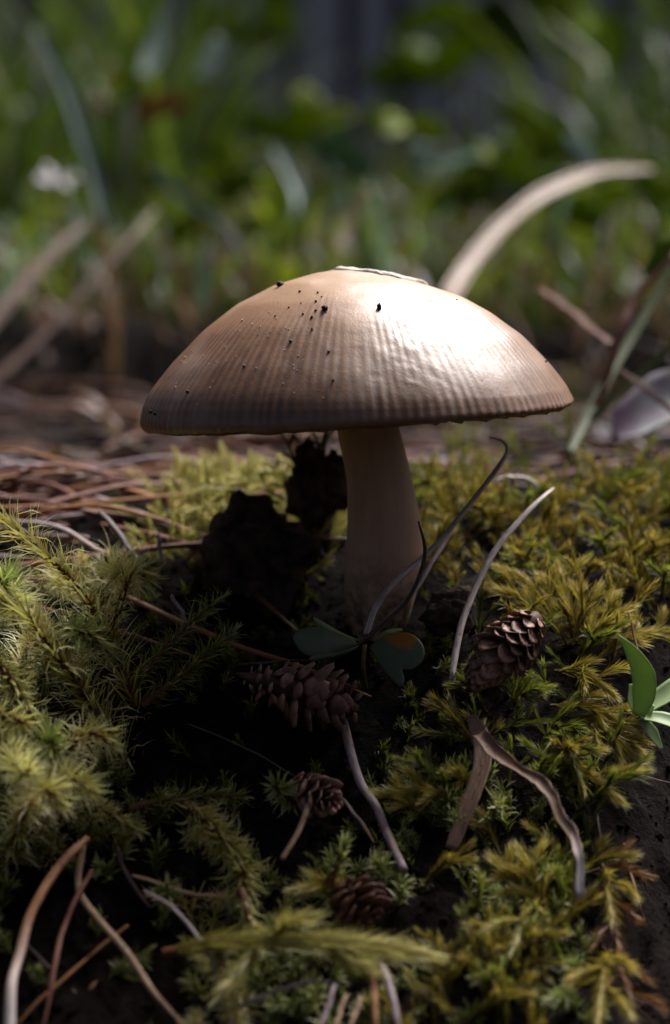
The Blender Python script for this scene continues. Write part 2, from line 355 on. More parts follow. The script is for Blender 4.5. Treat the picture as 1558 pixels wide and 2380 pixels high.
# ------------------------------------------------------------------ the wooden fence at the far end of the grass
def fence():
    fy = 300.0; z0 = hz(0, fy) - 3
    f = empty('wooden_fence', (0, fy, z0), label='weathered grey wooden board fence standing beyond the grass', cat='fence')
    r2 = np.random.default_rng(3)
    def box(x0, x1, y0, y1, za, zb):
        return np.array([[x, y, z] for z in (za, zb) for y in (y0, y1) for x in (x0, x1)], float), np.array([[0, 2, 3, 1], [4, 5, 7, 6], [0, 1, 5, 4], [2, 6, 7, 3], [0, 4, 6, 2], [1, 3, 7, 5]])
    x = -190.0
    while x < 190:
        wd = 6.3 + r2.uniform(-.8, 1.0); h = 165 + r2.uniform(-3, 3); dy = r2.uniform(-.3, .3)
        V, F = box(x, x + wd, fy + dy, fy + dy + 1.8, z0, z0 + h); V[4:, 0] += r2.uniform(-.5, .5)
        mk('board', V, F, M['fence'], f, smooth=False); x += wd + r2.uniform(1.4, 2.8)
    x = -192.0
    while x < 192:
        V, F = box(x, x + 8.2, fy + 9.5, fy + 11.0, z0, z0 + 160); mk('gap_shade_board', V, F, M['fence_shade'], f, smooth=False); x += 8.5  # added boards closing the gaps, coloured dark as the shade between planks
    for zz in (30, 120):
        V, F = box(-192, 192, fy + 2.4, fy + 6.2, z0 + zz, z0 + zz + 8); mk('rail', V, F, M['fence_shade'], f, smooth=False)
fence()

# ------------------------------------------------------------------ the mushroom
CAPC = P(828, 945, 0.0); CAPR = 500 / 141.4
def cap_profile(r, phi):
    """height above the rim plane; phi = angle round the axis, 0 = right, pi/2 = away"""
    l = np.interp(r, [0, .176, .356, .536, .696, .856, .94, .966, .988, 1], [2.23, 2.20, 2.05, 1.75, 1.34, .80, .46, .33, .17, -.02])
    rt = np.interp(r, [0, .144, .324, .504, .644, .784, .904, .974, 1], [2.23, 2.15, 1.98, 1.74, 1.45, 1.04, .56, .20, 0])
    k = .5 - .5 * np.cos(phi); k = k * k * (3 - 2 * k)
    return rt * (1 - k) + l * k
TILT = math.radians(2.3)
def cap_place(Q):                                # cap-local (cm) to world
    c, s = math.cos(TILT), math.sin(TILT); x, y, z = Q[..., 0], Q[..., 1], Q[..., 2]
    return np.stack([c * x - s * z, y, s * x + c * z], -1) + CAPC
def smooth_profile():
    rs = np.linspace(0, 1, 121); ph = np.linspace(0, 2 * math.pi, 9)
    return rs
mush = empty('mushroom', (0.75, 0, hz(.75, 0)), label='tan mushroom with striped dome cap and thick pale stem on the moss', cat='mushroom')
def mushroom():
    na, nr = 1152, 130
    u = np.linspace(0, 1, nr); r = 1 - (1 - u) ** 1.35; r[0] = 0.002
    phi = np.linspace(0, 2 * math.pi, na, endpoint=False)
    Rg, Pg = np.meshgrid(r, phi, indexing='ij')
    fine = np.linspace(0, 1, 401); ker = np.hanning(37); ker /= ker.sum()
    def prof(rr, pp):                            # smoothed left/right profiles
        out = []
        for p0 in (0.0, math.pi):
            z = cap_profile(fine, np.full_like(fine, p0)); zp = np.concatenate([z[1:40][::-1], z, np.full(39, z[-1]) + (z[-1] - z[-2]) * np.arange(1, 40)])
            zs = np.convolve(zp, ker, 'same')[39:-39]; b = sstep(.93, 1, fine); out.append(zs * (1 - b) + z * b)
        k = .5 - .5 * np.cos(pp); k = k * k * (3 - 2 * k)
        return np.interp(rr, fine, out[0]) * (1 - k) + np.interp(rr, fine, out[1]) * k
    q = np.stack([np.cos(Pg) * Rg, np.sin(Pg) * Rg, 0 * Rg], -1)
    wob = 0.5 * vnoise(np.stack([np.cos(Pg) * 9, np.sin(Pg) * 9, Rg * 2.0], -1), 5)
    NS = 128
    s = .5 + .5 * np.sin(NS * Pg + 3.4 * wob * 2)
    s = np.clip(s * 1.15 + .45 * vnoise(np.stack([np.cos(Pg) * 22, np.sin(Pg) * 22, Rg * 16], -1), 8), 0, 1)
    inner = .50 + .12 * vnoise(np.stack([np.cos(Pg) * 4, np.sin(Pg) * 4, 0 * Pg], -1), 15)
    env = sstep(0, 1, (Rg - inner) / .33)
    stria = s * env
    z = prof(Rg, Pg) - 0.005 * stria * (Rg < .995) + .035 * fbm(q * 3.1, 3, 30) * (1 - .5 * Rg) + .005 * env * fbm(q * np.array([16, 16, 1]), 2, 44)
    # a wrinkled patch on the front right
    wr = np.exp(-((q[..., 0] - .22) / .2) ** 2 - ((q[..., 1] + .84) / .22) ** 2)
    z = z + wr * .008 * fbm(np.stack([q[..., 0] * 9, q[..., 1] * 30, z * 2], -1), 3, 61)
    edge = 1 + .006 * vnoise(np.stack([np.cos(Pg) * 5, np.sin(Pg) * 5, 0 * Pg], -1), 17) * sstep(.8, 1, Rg) + .0015 * np.sin(NS * Pg) * sstep(.9, 1, Rg)
    X = np.cos(Pg) * Rg * CAPR * edge; Y = np.sin(Pg) * Rg * CAPR * edge
    # margin turned under, thicker on the left, then the flesh above the gills
    kl = .5 - .5 * np.cos(phi)
    rows = [(1.0, 0, 1)]
    ring = []
    for (rr, dz) in ((1.004, -.03), (1.0, -.06), (.985, -.085), (.965, -.06), (.93, .10), (.8, .38), (.6, .8), (.3, 1.1), (.05, 1.2)):
        e = edge[-1]; lz = z[-1] + dz * (1 + 1.7 * kl * (dz < 0)) + .014 * fbm(np.stack([np.cos(phi) * 14, np.sin(phi) * 14, 0 * phi + rr * 4], -1), 2, 71)
        ring.append(np.stack([np.cos(phi) * rr * CAPR * e, np.sin(phi) * rr * CAPR * e, lz], -1))
    top = np.stack([X, Y, z], -1)
    A = np.concatenate([top, np.array(ring)]); n = len(A); V = cap_place(A.reshape(-1, 3))
    i = np.arange(n - 1)[:, None] * na; j = np.arange(na)[None]; j2 = (j + 1) % na
    Q = np.stack([i + j, i + na + j, i + na + j2, i + j2], -1).reshape(-1, 4)
    ra = np.concatenate([Rg.ravel(), np.full(len(ring) * na, 1.0)]); sa = np.concatenate([stria.ravel(), np.full(len(ring) * na, .3)])
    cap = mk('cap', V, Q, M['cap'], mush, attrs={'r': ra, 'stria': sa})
    global CAPBVH
    sub = top[::3, ::4]; na2 = sub.shape[1]; VV = cap_place(sub.reshape(-1, 3)); ii = np.arange(len(sub) - 1)[:, None] * na2; jj = np.arange(na2)[None]; jk = (jj + 1) % na2
    QQ = np.stack([ii + jj, ii + na2 + jj, ii + na2 + jk, ii + jk], -1).reshape(-1, 4)
    CAPBVH = BVHTree.FromPolygons([tuple(v) for v in VV], [tuple(int(k) for k in f) for f in QQ])
    # gills: one shared blade, turned round the axis
    prof_r = np.array([.2, .4, .6, .8, .9, .955, .982]) * CAPR
    zb = np.array([.28, .10, .0, -.09, -.13, -.14, -.09]); zt = np.array([1.3, 1.1, .8, .4, .2, .02, -.04])
    th = .018; pts = []
    for sgn in (-1, 1):
        for zz in (zb, zt):
            pts.append(np.stack([prof_r, np.full(7, sgn * th), zz], 1))
    GV = np.concatenate(pts); GF = []
    for k in range(6):
        a, b, c, d = k, 7 + k, 14 + k, 21 + k
        GF += [[a, b, b + 1, a + 1], [c, c + 1, d + 1, d], [a, a + 1, c + 1, c]]
    GF.append([6, 13, 27, 20])
    c, s = math.cos(TILT), math.sin(TILT); Rt = Matrix(((c, 0, -s, 0), (0, 1, 0, 0), (s, 0, c, 0), (0, 0, 0, 1)))
    gme = mesh_data('gill', GV, np.array(GF)); gme.materials.append(M['gill'])
    r2 = np.random.default_rng(5)
    for k in range(150):
        o = bpy.data.objects.new('gill', gme); COL.objects.link(o); o.parent = mush
        o.matrix_local = Matrix.Translation(Vector((CAPC - wloc(mush)) * U)) @ Rt @ Matrix.Rotation(2 * math.pi * (k + r2.uniform(-.2, .2)) / 150, 4, 'Z') @ Matrix.Diagonal((1, 1, 1 + r2.uniform(-.15, .25), 1))
    # stem
    cl = [P(846, 900, 0), P(850, 980, 0), P(880, 1100, 0), P(892, 1200, 0), P(894, 1280, 0), P(886, 1360, 0), P(880, 1420, 0), P(876, 1490, 0)]
    C = resample(cl, 70); rad = np.interp(np.linspace(0, 1, 70), [0, .14, .34, .51, .65, .79, .9, 1], np.array([74, 70, 75, 84, 91, 86, 74, 56]) / 141.4)
    V, F, t = tube(C, rad, 48)
    V = V + unit(V - np.vstack([np.repeat(C, 48, 0), C[0], C[-1]]) + 1e-9) * (.012 * fbm(V * np.array([3, 3, .8]), 3, 12) + .003 * vnoise(V * np.array([9, 9, 1.2]), 19))[:, None]
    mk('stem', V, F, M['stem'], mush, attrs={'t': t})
    # torn veil patch over the crown
    n1, n2 = 60, 12; verts = []
    for side in (1, 0):
        for a in range(n2 + 1):
            f = a / n2
            for b in range(n1):
                th_ = 2 * math.pi * b / n1
                k = 1 + .16 * float(vnoise(np.array([[math.cos(th_) * 2.2, math.sin(th_) * 2.2, .4]]), 3)[0]) + .13 * float(vnoise(np.array([[math.cos(th_) * 6, math.sin(th_) * 6, .7]]), 4)[0])
                rx, ry = .225 * k * f, .22 * k * f
                x = .135 + rx * math.cos(th_); y = .10 + ry * math.sin(th_)
                r_ = math.hypot(x, y); zz = float(prof(np.array([r_]), np.array([math.atan2(y, x)]))[0])
                nz = float(fbm(np.array([[x * 15, y * 15, .3]]), 3, 7)[0])
                zz += (.035 + .04 * nz + .02 * (f > .8)) * side * (1 if f < .999 else .6) - .06 * (1 - side)
                verts.append((x * CAPR, y * CAPR, zz))
    verts = cap_place(np.array(verts)); m = n1 * (n2 + 1); F = []
    for a in range(n2):
        for b in range(n1):
            b2 = (b + 1) % n1; q0 = [a * n1 + b, (a + 1) * n1 + b, (a + 1) * n1 + b2, a * n1 + b2]
            F.append(q0); F.append([x + m for x in q0[::-1]])
    k0 = n2 * n1
    F += [[k0 + b, k0 + b + m, k0 + (b + 1) % n1 + m, k0 + (b + 1) % n1] for b in range(n1)]
    mk('veil_patch', verts, np.array(F), M['veil'], mush, label='torn whitish veil remnant on the crown')
mushroom()

def cap_hit(px, py):
    d = Vector(ray(px, py)).normalized(); h = CAPBVH.ray_cast(Vector(CAM), d)
    return (np.array(h[0]), np.array(h[1])) if h[0] is not None else (None, None)
def pebble(r, seed, sub=2, squash=(1, 1, 1), amp=.35, freq=2.0):
    import bmesh
    bm = bmesh.new(); bmesh.ops.create_icosphere(bm, subdivisions=sub, radius=1)
    V = np.array([v.co[:] for v in bm.verts]); F = np.array([[v.index for v in f.verts] for f in bm.faces]); bm.free()
    V = V * (1 + amp * fbm(V * freq + seed * 7.1, 4, seed))[:, None]
    return V * r * np.array(squash), F
def specks():
    for (px, py, r, lab) in ((756, 719, .055, 'black soil crumb on the front of the cap below the crown'), (881, 717, .05, 'small dark oval seed stuck on the bright side of the cap'), (653, 659, .06, 'red-brown crumb on the left shoulder of the cap')):
        p, nrm = cap_hit(px, py if py != 659 else 664)
        V, F = pebble(r, int(px), 2, (1, 1, .8) if px != 881 else (.7, .8, 1.25)); mk('soil_crumb', V + p + nrm * r * .5, F, M['speck'], cat='crumb', label=lab)
    r2 = np.random.default_rng(11)
    def many(name, lst, mat, lab):
        VV, FF, k = [], [], 0
        for (px, py, r) in lst:
            p, nrm = cap_hit(px, py)
            if p is None: continue
            V, F = pebble(r, int(px + py), 1); VV.append(V + p + nrm * r * .4); FF.append(F + k); k += len(V)
        mk(name, np.concatenate(VV), np.concatenate(FF), mat, cat='specks', label=lab, kind='stuff')
    dark = [(735, 701, .022), (739, 681, .018), (726, 766, .022), (676, 795, .03), (764, 818, .024), (775, 884, .022), (568, 852, .022), (437, 911, .03), (672, 715, .018), (697, 678, .02), (1268, 841, .022), (725, 738, .028), (735, 722, .022), (352, 957, .03), (362, 962, .03), (1062, 697, .016), (700, 705, .014), (640, 735, .016), (1000, 700, .012), (600, 780, .014), (705, 730, .02), (748, 690, .016)]
    white = [(r2.uniform(400, 760), r2.uniform(690, 940), r2.uniform(.007, .013)) for _ in range(60)] + [(564, 745, .016), (605, 760, .013)]
    many('dirt_flecks', dark, M['speck'], 'fine dark dirt flecks sprinkled over the mushroom cap'); many('pale_grains', white, M['wspeck'], 'tiny pale grains dusting the left slope of the cap')
specks()

# ------------------------------------------------------------------ clods of earth
def clod(px, py, y, r, seed, lab, squash=(1, 1, 1), sub=5):
    c = P(px, py, y); V, F = pebble(r, seed, sub, squash, .42, 1.5)
    V = V + unit(V) * (.09 * fbm(V * 4.0, 4, seed + 3) + .05 * np.abs(fbm(V * 11, 2, seed + 5)))[:, None]; mk('soil_clod', V + c, F, M['clod'], cat='soil clod', label=lab)
clod(590, 1300, 1.3, .95, 4, 'large black crumbly soil clod left of the mushroom stem', (1.05, .8, .95))
clod(745, 1150, 2.6, .62, 9, 'dark soil lump just behind the stem with moss on it', (.8, .8, 1.3))
clod(1045, 1425, -.5, .36, 14, 'small dark soil lump right of the stem base', (1.2, .9, .9), 4)

def crumbs():
    r = np.random.default_rng(91); n = 5200; X = r.uniform(-7, 8, n); Y = r.uniform(-11, 9, n); V0, F0 = pebble(1, 2, 1, amp=.3); V1, F1 = pebble(1, 8, 1, amp=.4)
    VV, FF, k = [], [], 0; Z = H(X, Y); R = .02 + .09 * r.uniform(0, 1, n) ** 3
    for i in range(n):
        V = (V0 if i % 2 else V1) @ np.array(Matrix.Rotation(r.uniform(0, 6), 3, 'Z') @ Matrix.Rotation(r.uniform(0, 6), 3, 'X')) * R[i] * np.array([1, 1, .8]); VV.append(V + np.array([X[i], Y[i], Z[i]])); FF.append(F0 + k); k += len(V)
    mk('soil_crumbs', np.concatenate(VV), np.concatenate(FF), M['soil'], loc=(0, 0, 0), kind='stuff', label='crumbs of dark earth strewn over the mound', cat='soil', smooth=False)
crumbs()

# ------------------------------------------------------------------ moss
def leaf_mesh(base, ax, outw, L, W, a0, bend, fine=False):
    if fine:                                     # hair-fine leaf: 5 vertices
        n = len(base); side = unit(np.cross(ax, outw)); V = np.zeros((n, 5, 3))
        d1 = np.cos(a0 + bend * .25)[:, None] * ax + np.sin(a0 + bend * .25)[:, None] * outw; d2 = np.cos(a0 + bend * .75)[:, None] * ax + np.sin(a0 + bend * .75)[:, None] * outw
        m = base + d1 * (L * .5)[:, None]; V[:, 0] = base - side * W[:, None]; V[:, 1] = base + side * W[:, None]; V[:, 2] = m - side * (W * .75)[:, None]; V[:, 3] = m + side * (W * .75)[:, None]; V[:, 4] = m + d2 * (L * .5)[:, None]
        i = np.arange(n)[:, None] * 5
        return V.reshape(-1, 3), i + np.array([[0, 1, 3, 2]]), i + np.array([[2, 3, 4]]), np.tile(np.array([0, 0, .5, .5, 1.0]), n)
    n = len(base); side = unit(np.cross(ax, outw)); ss = np.array([0, .34, .7, 1.0]); wd = np.array([.95, .85, .42])
    pos = [base]; p = base
    for k in range(3):
        am = a0 + bend * (ss[k] + ss[k + 1]) / 2
        p = p + (L * (ss[k + 1] - ss[k]))[:, None] * (np.cos(am)[:, None] * ax + np.sin(am)[:, None] * outw); pos.append(p)
    V = np.zeros((n, 7, 3))
    for k in range(3):
        V[:, 2 * k] = pos[k] - side * (W * wd[k])[:, None]; V[:, 2 * k + 1] = pos[k] + side * (W * wd[k])[:, None]
    V[:, 6] = pos[3]
    i = np.arange(n)[:, None] * 7
    Q = np.concatenate([i + np.array([[0, 1, 3, 2]]), i + np.array([[2, 3, 5, 4]])]); T = i + np.array([[4, 5, 6]])
    s = np.tile(np.array([0, 0, .34, .34, .7, .7, 1.0]), n)
    return V.reshape(-1, 3), Q, T, s
def shoot(C, n, L, W, a0, bend, r, tipk=.6):
    """leafy moss stem along the points C: leaf arrays with s (along leaf), t (along shoot), rnd"""
    C = resample(C, max(8, int(n / 5))); m = len(C); T, N, B = frames(C)
    u = np.linspace(.02, 1, n); idx = u * (m - 1); i0 = np.minimum(idx.astype(int), m - 2); f = (idx - i0)[:, None]
    lerp = lambda A: A[i0] * (1 - f) + A[i0 + 1] * f
    az = np.arange(n) * 2.39996 + r.normal(0, .3, n)
    outw = unit(np.cos(az)[:, None] * lerp(N) + np.sin(az)[:, None] * lerp(B)); ax = unit(lerp(T))
    k = np.where(u > .86, 1 - (u - .86) / .14 * (1 - tipk), 1.0) * np.interp(u, [0, .12], [.6, 1]) * r.uniform(.7, 1.25, n)
    A0 = np.where(u > .86, a0 * (1 - .75 * (u - .86) / .14), a0) + r.normal(0, .13 if W < .012 else .24, n)
    V, Q, Tt, s = leaf_mesh(lerp(C), ax, outw, L * k, W * k, A0, bend + r.normal(0, .3 if W < .012 else .6, n), W < .012)
    q = 5 if W < .012 else 7; t = np.repeat(u, q); rnd = np.repeat(r.uniform(0, 1, n), q)
    return V, Q, Tt, s, t, rnd, C
def join(parts):
    V, Q, T, s, t, rn = [], [], [], [], [], []; k = 0
    for p in parts:
        V.append(p[0]); Q.append(p[1] + k); T.append(p[2] + k); s.append(p[3]); t.append(p[4]); rn.append(p[5]); k += len(p[0])
    return np.concatenate(V), [np.concatenate(Q), np.concatenate(T)], {'s': np.concatenate(s), 't': np.concatenate(t), 'rnd': np.concatenate(rn)}
DENS = {'feathery_moss_leaf': 1.7, 'deep_green_moss_leaf': 1.5, 'bright_golden_moss_leaf': 3.6, 'golden_moss_leaf': 3.6, 'olive_moss_leaf': 3.6, 'pale_moss_leaf': 3.0, 'rusty_moss_leaf': 1.5}
def shoot_thing(axes, label, group, mat, stem_mat, n, L, W, a0, bend, sr, name='moss_shoot', tipk=.6):
    base = axes[0][0]; root = empty(name, base, label=label, cat='moss', group=group)
    parts = []; sv, sq, stt, k = [], [], [], 0
    for ai, C in enumerate(axes):
        ln = np.linalg.norm(np.diff(resample(C, 12), axis=0), axis=1).sum()
        p = shoot(C, max(14, int(n * ln * DENS[mat.name])), L * (1 if ai == 0 else .85), W, a0, bend, rng, tipk); parts.append(p)
        V, F, t = tube(p[6], np.linspace(sr, sr * .45, len(p[6])) * (1 if ai == 0 else .7), 6, cap=False); sv.append(V); sq.append(F[0] + k); k += len(V)
    V, F, at = join(parts)
    mk('stem', np.concatenate(sv), np.concatenate(sq), stem_mat, root)
    mk('leaves', V, F, mat, root, attrs=at, kind='stuff')
    return root

def LP(pts, y=None, up=None):
    """polyline of picture points; y = world depth (one value, or first and last)"""
    out = []
    for i, (px, py) in enumerate(pts):
        f = i / max(1, len(pts) - 1)
        if up is not None: out.append(G(px, py, up[0] + (up[1] - up[0]) * f if isinstance(up, tuple) else up))
        else: out.append(P(px, py, y[0] + (y[1] - y[0]) * f if isinstance(y, tuple) else y))
    return out

def feathery():
    g = 'feathery moss shoots on the left of the mound'
    A = lambda pts, y, lab, br=(), n=60, L=.52, W=.023, a0=.85, bend=.6, sr=.075, mat='mossA', tipk=.8: shoot_thing(
        [LP(pts, y)] + [LP(b, yb) for b, yb in br], lab, g, M[mat], M['mstem'], n, L, W, a0, bend, sr, tipk=tipk)
    A([(350, 1740), (300, 1600), (255, 1490), (215, 1415), (160, 1340), (95, 1280), (30, 1225), (-40, 1180)], (-2.2, -2.6), 'tallest pale feathery moss shoot arching over a red-brown stem', n=62, L=.66, W=.026)
    A([(330, 1800), (240, 1680), (180, 1590), (125, 1515), (60, 1430), (-30, 1385)], (-3.0, -3.4), 'feathery moss shoot with dark stem arching below the tallest one', n=62, L=.62, W=.026)
    A([(255, 1500), (275, 1420), (300, 1340), (315, 1315)], (-2.2, -2.0), 'short bushy moss tuft rising from the side of the tallest shoot', n=90, L=.36)
    A([(300, 1600), (370, 1520), (440, 1450), (510, 1395)], (-2.2, -1.4), 'dim fluffy moss shoot reaching toward the black clod', n=80, L=.36, mat='mossAd')
    A([(330, 1640), (410, 1580), (480, 1520), (540, 1470)], (-2.4, -1.8), 'dim fluffy moss shoot below the black clod', n=80, L=.36, mat='mossAd')
    A([(-60, 1500), (10, 1560), (60, 1640), (90, 1720)], (-3.6, -4.2), 'drooping feathery moss shoot with crumpled pale leaf tips', n=80, L=.42)
    A([(-70, 1640), (-10, 1660), (60, 1680)], (-4.0, -4.6), 'short moss shoot nodding beside the drooping one', n=90, L=.36)
    A([(-40, 1720), (0, 1745), (40, 1775), (60, 1800)], (-4.0, -5.6), 'round bright moss head with whitish tips pointing outward', n=130, L=.40, a0=.9, tipk=.9)
    A([(120, 1880), (180, 1885), (240, 1880), (280, 1905), (320, 1925)], (-4.6, -4.8), 'moss shoot with orange-brown stem curling under the round bright head', n=110, L=.30)
    A([(300, 1880), (380, 1862), (460, 1850), (560, 1850)], (-4.2, -3.8), 'dark spiky moss shoot lying level in the shade', n=70, L=.36, mat='mossAd')
    A([(430, 1870), (490, 1920), (545, 1985), (575, 2060)], (-4.4, -5.4), 'thick bright moss shoot drooping with long pale tips', n=110, L=.44, a0=.8, tipk=.9)
    A([(380, 2215), (440, 2205), (520, 2192), (650, 2188), (790, 2192), (900, 2205), (960, 2215)], (-6.6, -6.9), 'long furry moss shoot lying level with a white brush tip', mat='mossP', n=140, L=.46, a0=.62, bend=-.4, tipk=1.1, W=.0115, br=[([(640, 2190), (655, 2155), (700, 2140)], (-6.7, -6.8)), ([(600, 2190), (570, 2240), (530, 2290)], (-6.7, -7.2)), ([(760, 2190), (800, 2230), (850, 2250)], (-6.75, -7.1))])
    A([(560, 2070), (580, 2130), (600, 2200)], (-5.8, -6.5), 'pale stringy moss stem hanging into the long furry shoot', n=60, L=.30, a0=.5, bend=-.2)
    A([(505, 2200), (520, 2250), (530, 2300)], (-6.6, -7.2), 'small moss tip hanging below the long furry shoot', n=90, L=.26, a0=.5, bend=-.1, tipk=1)
    A([(690, 1870), (665, 1850), (640, 1825)], (-3.8, -4.2), 'small bright green moss star beside the tiny cone', n=120, L=.30, a0=1.0, mat='mossAd', tipk=.9)
    A([(760, 2060), (790, 2000), (800, 1960)], (-5.4, -5.2), 'upright spiky moss sprig between the long needle and furry shoot', n=100, L=.26, a0=.6, mat='mossAd')
    A([(170, 2000), (200, 1960), (260, 1930)], (-4.8, -4.6), 'dim moss sprig where the thick needles meet', n=80, L=.26, mat='mossAd')
    # many more of the same, only their place differs
    r = np.random.default_rng(21)
    for k in range(64):
        x = r.uniform(-7.2, -2.3); y = r.uniform(-6.5, .2)
        if (x > -3.9 and y > -4.9) or (y < -4.9 and x > -5.2): continue
        b = np.array([x, y, hz(x, y) - .1]); ln = r.uniform(1.0, 2.0); a = r.uniform(0, 2 * math.pi); lean = r.uniform(.4, 1.0)
        tip = b + np.array([math.cos(a) * lean, math.sin(a) * lean - .5, ln * .75]); mid = (b + tip) / 2 + np.array([0, 0, .35])
        if y > -2.0: tip[2] = min(tip[2], hz(x, y) + .8)
        pale = r.uniform() < .65; front = y < -3.2
        lab = ('pale yellow-green' if pale else 'deep green') + ' feathery moss shoot ' + ('low on the left slope' if front else 'beside the tallest feathery shoot')
        shoot_thing([[b, mid, tip, tip + np.array([math.cos(a) * .3, -.2, -.12])]], lab, lab.replace('shoot ', 'shoots ', 1), M['mossA' if pale else 'mossAd'], M['mstem'], 80, r.uniform(.42, .58), .021, .8, .6, .06)
feathery()

def golden():
    g = 'silky golden moss shoots on the right of the mound'
    def S(base, tip, lab, up=(.25, .75), side=3, mat='mossH', n=100, L=.36, W=.008, bow=.12, ylist=None):
        if ylist: p0, p1 = P(*base, ylist[0]), P(*tip, ylist[1])
        else: p0, p1 = G(*base, up[0]), G(*tip, up[1])
        d = p1 - p0; ln = np.linalg.norm(d); mid = (p0 + p1) / 2 + np.array([0, 0, bow * ln]); C = [p0, mid, p1]
        R = resample(C, 20); axes = [C]
        for k in range(side):
            i = int(3 + (k + .5) / side * 12); sd = unit(np.cross(d, np.array([0, -.7, 1]))) * (1 if k % 2 else -1)
            q = R[i]; t = unit(d) * .7 + sd * .6 + np.array([0, 0, rng.uniform(-.1, .35)]); l2 = ln * rng.uniform(.25, .42)
            axes.append([q, q + t * l2 * .5 + np.array([0, 0, .03]), q + t * l2])
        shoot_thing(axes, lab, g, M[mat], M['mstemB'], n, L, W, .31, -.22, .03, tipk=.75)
    S((1290, 1470), (1142, 1366), 'golden moss shoot with white brush tip above the brown cone', side=4, L=.36)
    S((1320, 1500), (1210, 1340), 'golden moss shoot leaning over behind the brush-tipped one', L=.36)
    S((1330, 1480), (1300, 1330), 'upright golden moss shoot over the brown cone', side=4, L=.36)
    S((1330, 1500), (1390, 1370), 'upright golden moss shoot next to the cone-side tuft', side=4, L=.36)
    S((1340, 1520), (1455, 1420), 'golden moss shoot fanning right from the cone-side tuft', L=.36)
    S((1380, 1540), (1510, 1470), 'moss shoot reaching toward the pale green rosette', L=.36)
    S((1440, 1520), (1580, 1480), 'golden braided moss shoot above the pale green rosette', n=120)
    S((1290, 1560), (1420, 1610), 'golden moss shoot falling forward below the cone-side tuft', L=.36)
    S((1280, 1640), (1455, 1690), 'moss shoot hanging over the dark bank', L=.36)
    S((1300, 1660), (1490, 1770), 'long feather-edged moss shoot hanging to the dark bank', side=5)
    S((1380, 1700), (1485, 1745), 'stubby golden moss tip on the dark bank edge', side=2)
    S((1250, 1770), (1432, 1852), 'long drooping golden moss shoot with tapered tip', side=3, n=120)
    S((1280, 1680), (1340, 1790), 'olive moss shoot hanging between the drooping ones', mat='mossG')
    S((1180, 1640), (1255, 1600), 'bright olive moss tuft under the cone', mat='mossG', side=4, L=.36)
    S((1000, 1905), (895, 1845), 'moss shoot with frayed pale tip beside the long needle', side=2, up=(.2, .6))
    S((1080, 1880), (925, 1838), 'pale furry moss shoot in the dark hollow', side=2, up=(.2, .6), L=.36)
    S((1100, 1840), (1065, 1800), 'single glowing moss tip in the dark hollow', side=1, up=(.2, .6))
    S((800, 2100), (720, 2075), 'moss tip with whitish brush above the furry shoot', side=2, mat='mossP')
    S((860, 2085), (700, 2065), 'braided olive moss strand above the furry shoot', side=1, n=120)
    S((1230, 2110), (1160, 2010), 'golden moss tuft beside the kinked dry blade', side=4)
    S((1280, 2150), (1215, 1990), 'tall golden moss shoot left of the kinked dry blade', side=4)
    S((1330, 2040), (1450, 1990), 'thin golden moss strand reaching over the bank', side=1, mat='mossB', n=120, W=.008)
    S((1360, 2030), (1490, 2030), 'thin rusty moss strand above the bank', side=1, mat='mossR', n=120, W=.008)
    S((1400, 2010), (1420, 2130), 'golden moss strand hanging below the kinked blade', side=1, n=120)
    S((1260, 2100), (1195, 2200), 'moss shoot ending in a white brush on the lower slope', side=2, mat='mossP')
    S((1400, 2060), (1440, 2220), 'rusty moss strand hanging down the bank', side=2, mat='mossR')
    S((1400, 2200), (1480, 2380), 'long rusty moss strand trailing down the bank', side=3, mat='mossR')
    S((1420, 2210), (1390, 2370), 'braided golden moss strand at the foot of the bank', side=3, n=120)
    # pale clump left of the clod, beyond it
    for k, (b, t) in enumerate([((640, 1190), (400, 1195)), ((650, 1170), (470, 1140)), ((660, 1160), (540, 1110)), ((680, 1160), (620, 1075)), ((700, 1160), (690, 1060)), ((600, 1230), (385, 1240)), ((560, 1280), (395, 1290)), ((620, 1200), (480, 1185)), ((690, 1150), (660, 1090))]):
        S(b, t, 'pale yellow moss shoot lying behind the large black clod', ylist=(2.8, 3.2 + .1 * k), mat='mossP', side=4, n=80, L=.28, W=.011, bow=.05)
    for k, (b, t) in enumerate([((740, 1110), (690, 1020)), ((750, 1100), (760, 985)), ((760, 1110), (730, 1010)), ((700, 1120), (650, 1000))]):
        S(b, t, 'small moss shoot on the dark lump behind the stem', ylist=(2.4, 2.6), mat='mossB', side=2, n=80, L=.2)
    # many more of the same, only their place differs
    r = np.random.default_rng(31)
    for k in range(110):
        x = r.uniform(.9, 7.2); y = r.uniform(-7.0, 5.5)
        if x > np.interp(y, [-9, -6, -2, 0, 3], [3.0, 3.4, 4.2, 5.2, 7.5]) or (x < 2.0 and -3.5 < y < 1.0): continue
        b = np.array([x, y, hz(x, y)]); a = r.uniform(0, 2 * math.pi); ln = r.uniform(.7, 1.5)
        p1 = b + np.array([math.cos(a) * ln * .7, math.sin(a) * ln * .7 - .2, ln * .55]); d = p1 - b; mid = (b + p1) / 2 + np.array([0, 0, .15])
        axes = [[b, mid, p1]]; R = resample(axes[0], 20)
        for j in range(3):
            q = R[6 + 4 * j]; sd = unit(np.cross(d, np.array([0, 0, 1.0]))) * (1 if j % 2 else -1); tt = unit(d) * .7 + sd * .7 + np.array([0, 0, .2])
            axes.append([q, q + tt * .15, q + tt * ln * .3])
        gold = r.uniform() < .6; lab = ('silky golden' if gold else 'olive green') + ' moss shoot in the carpet ' + ('behind the long grey needles' if y > 1 else 'around the brown cone' if y > -3.4 else 'below the kinked dry blade')
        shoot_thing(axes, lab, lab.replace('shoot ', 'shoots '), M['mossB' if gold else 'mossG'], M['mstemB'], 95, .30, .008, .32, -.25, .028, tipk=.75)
golden()

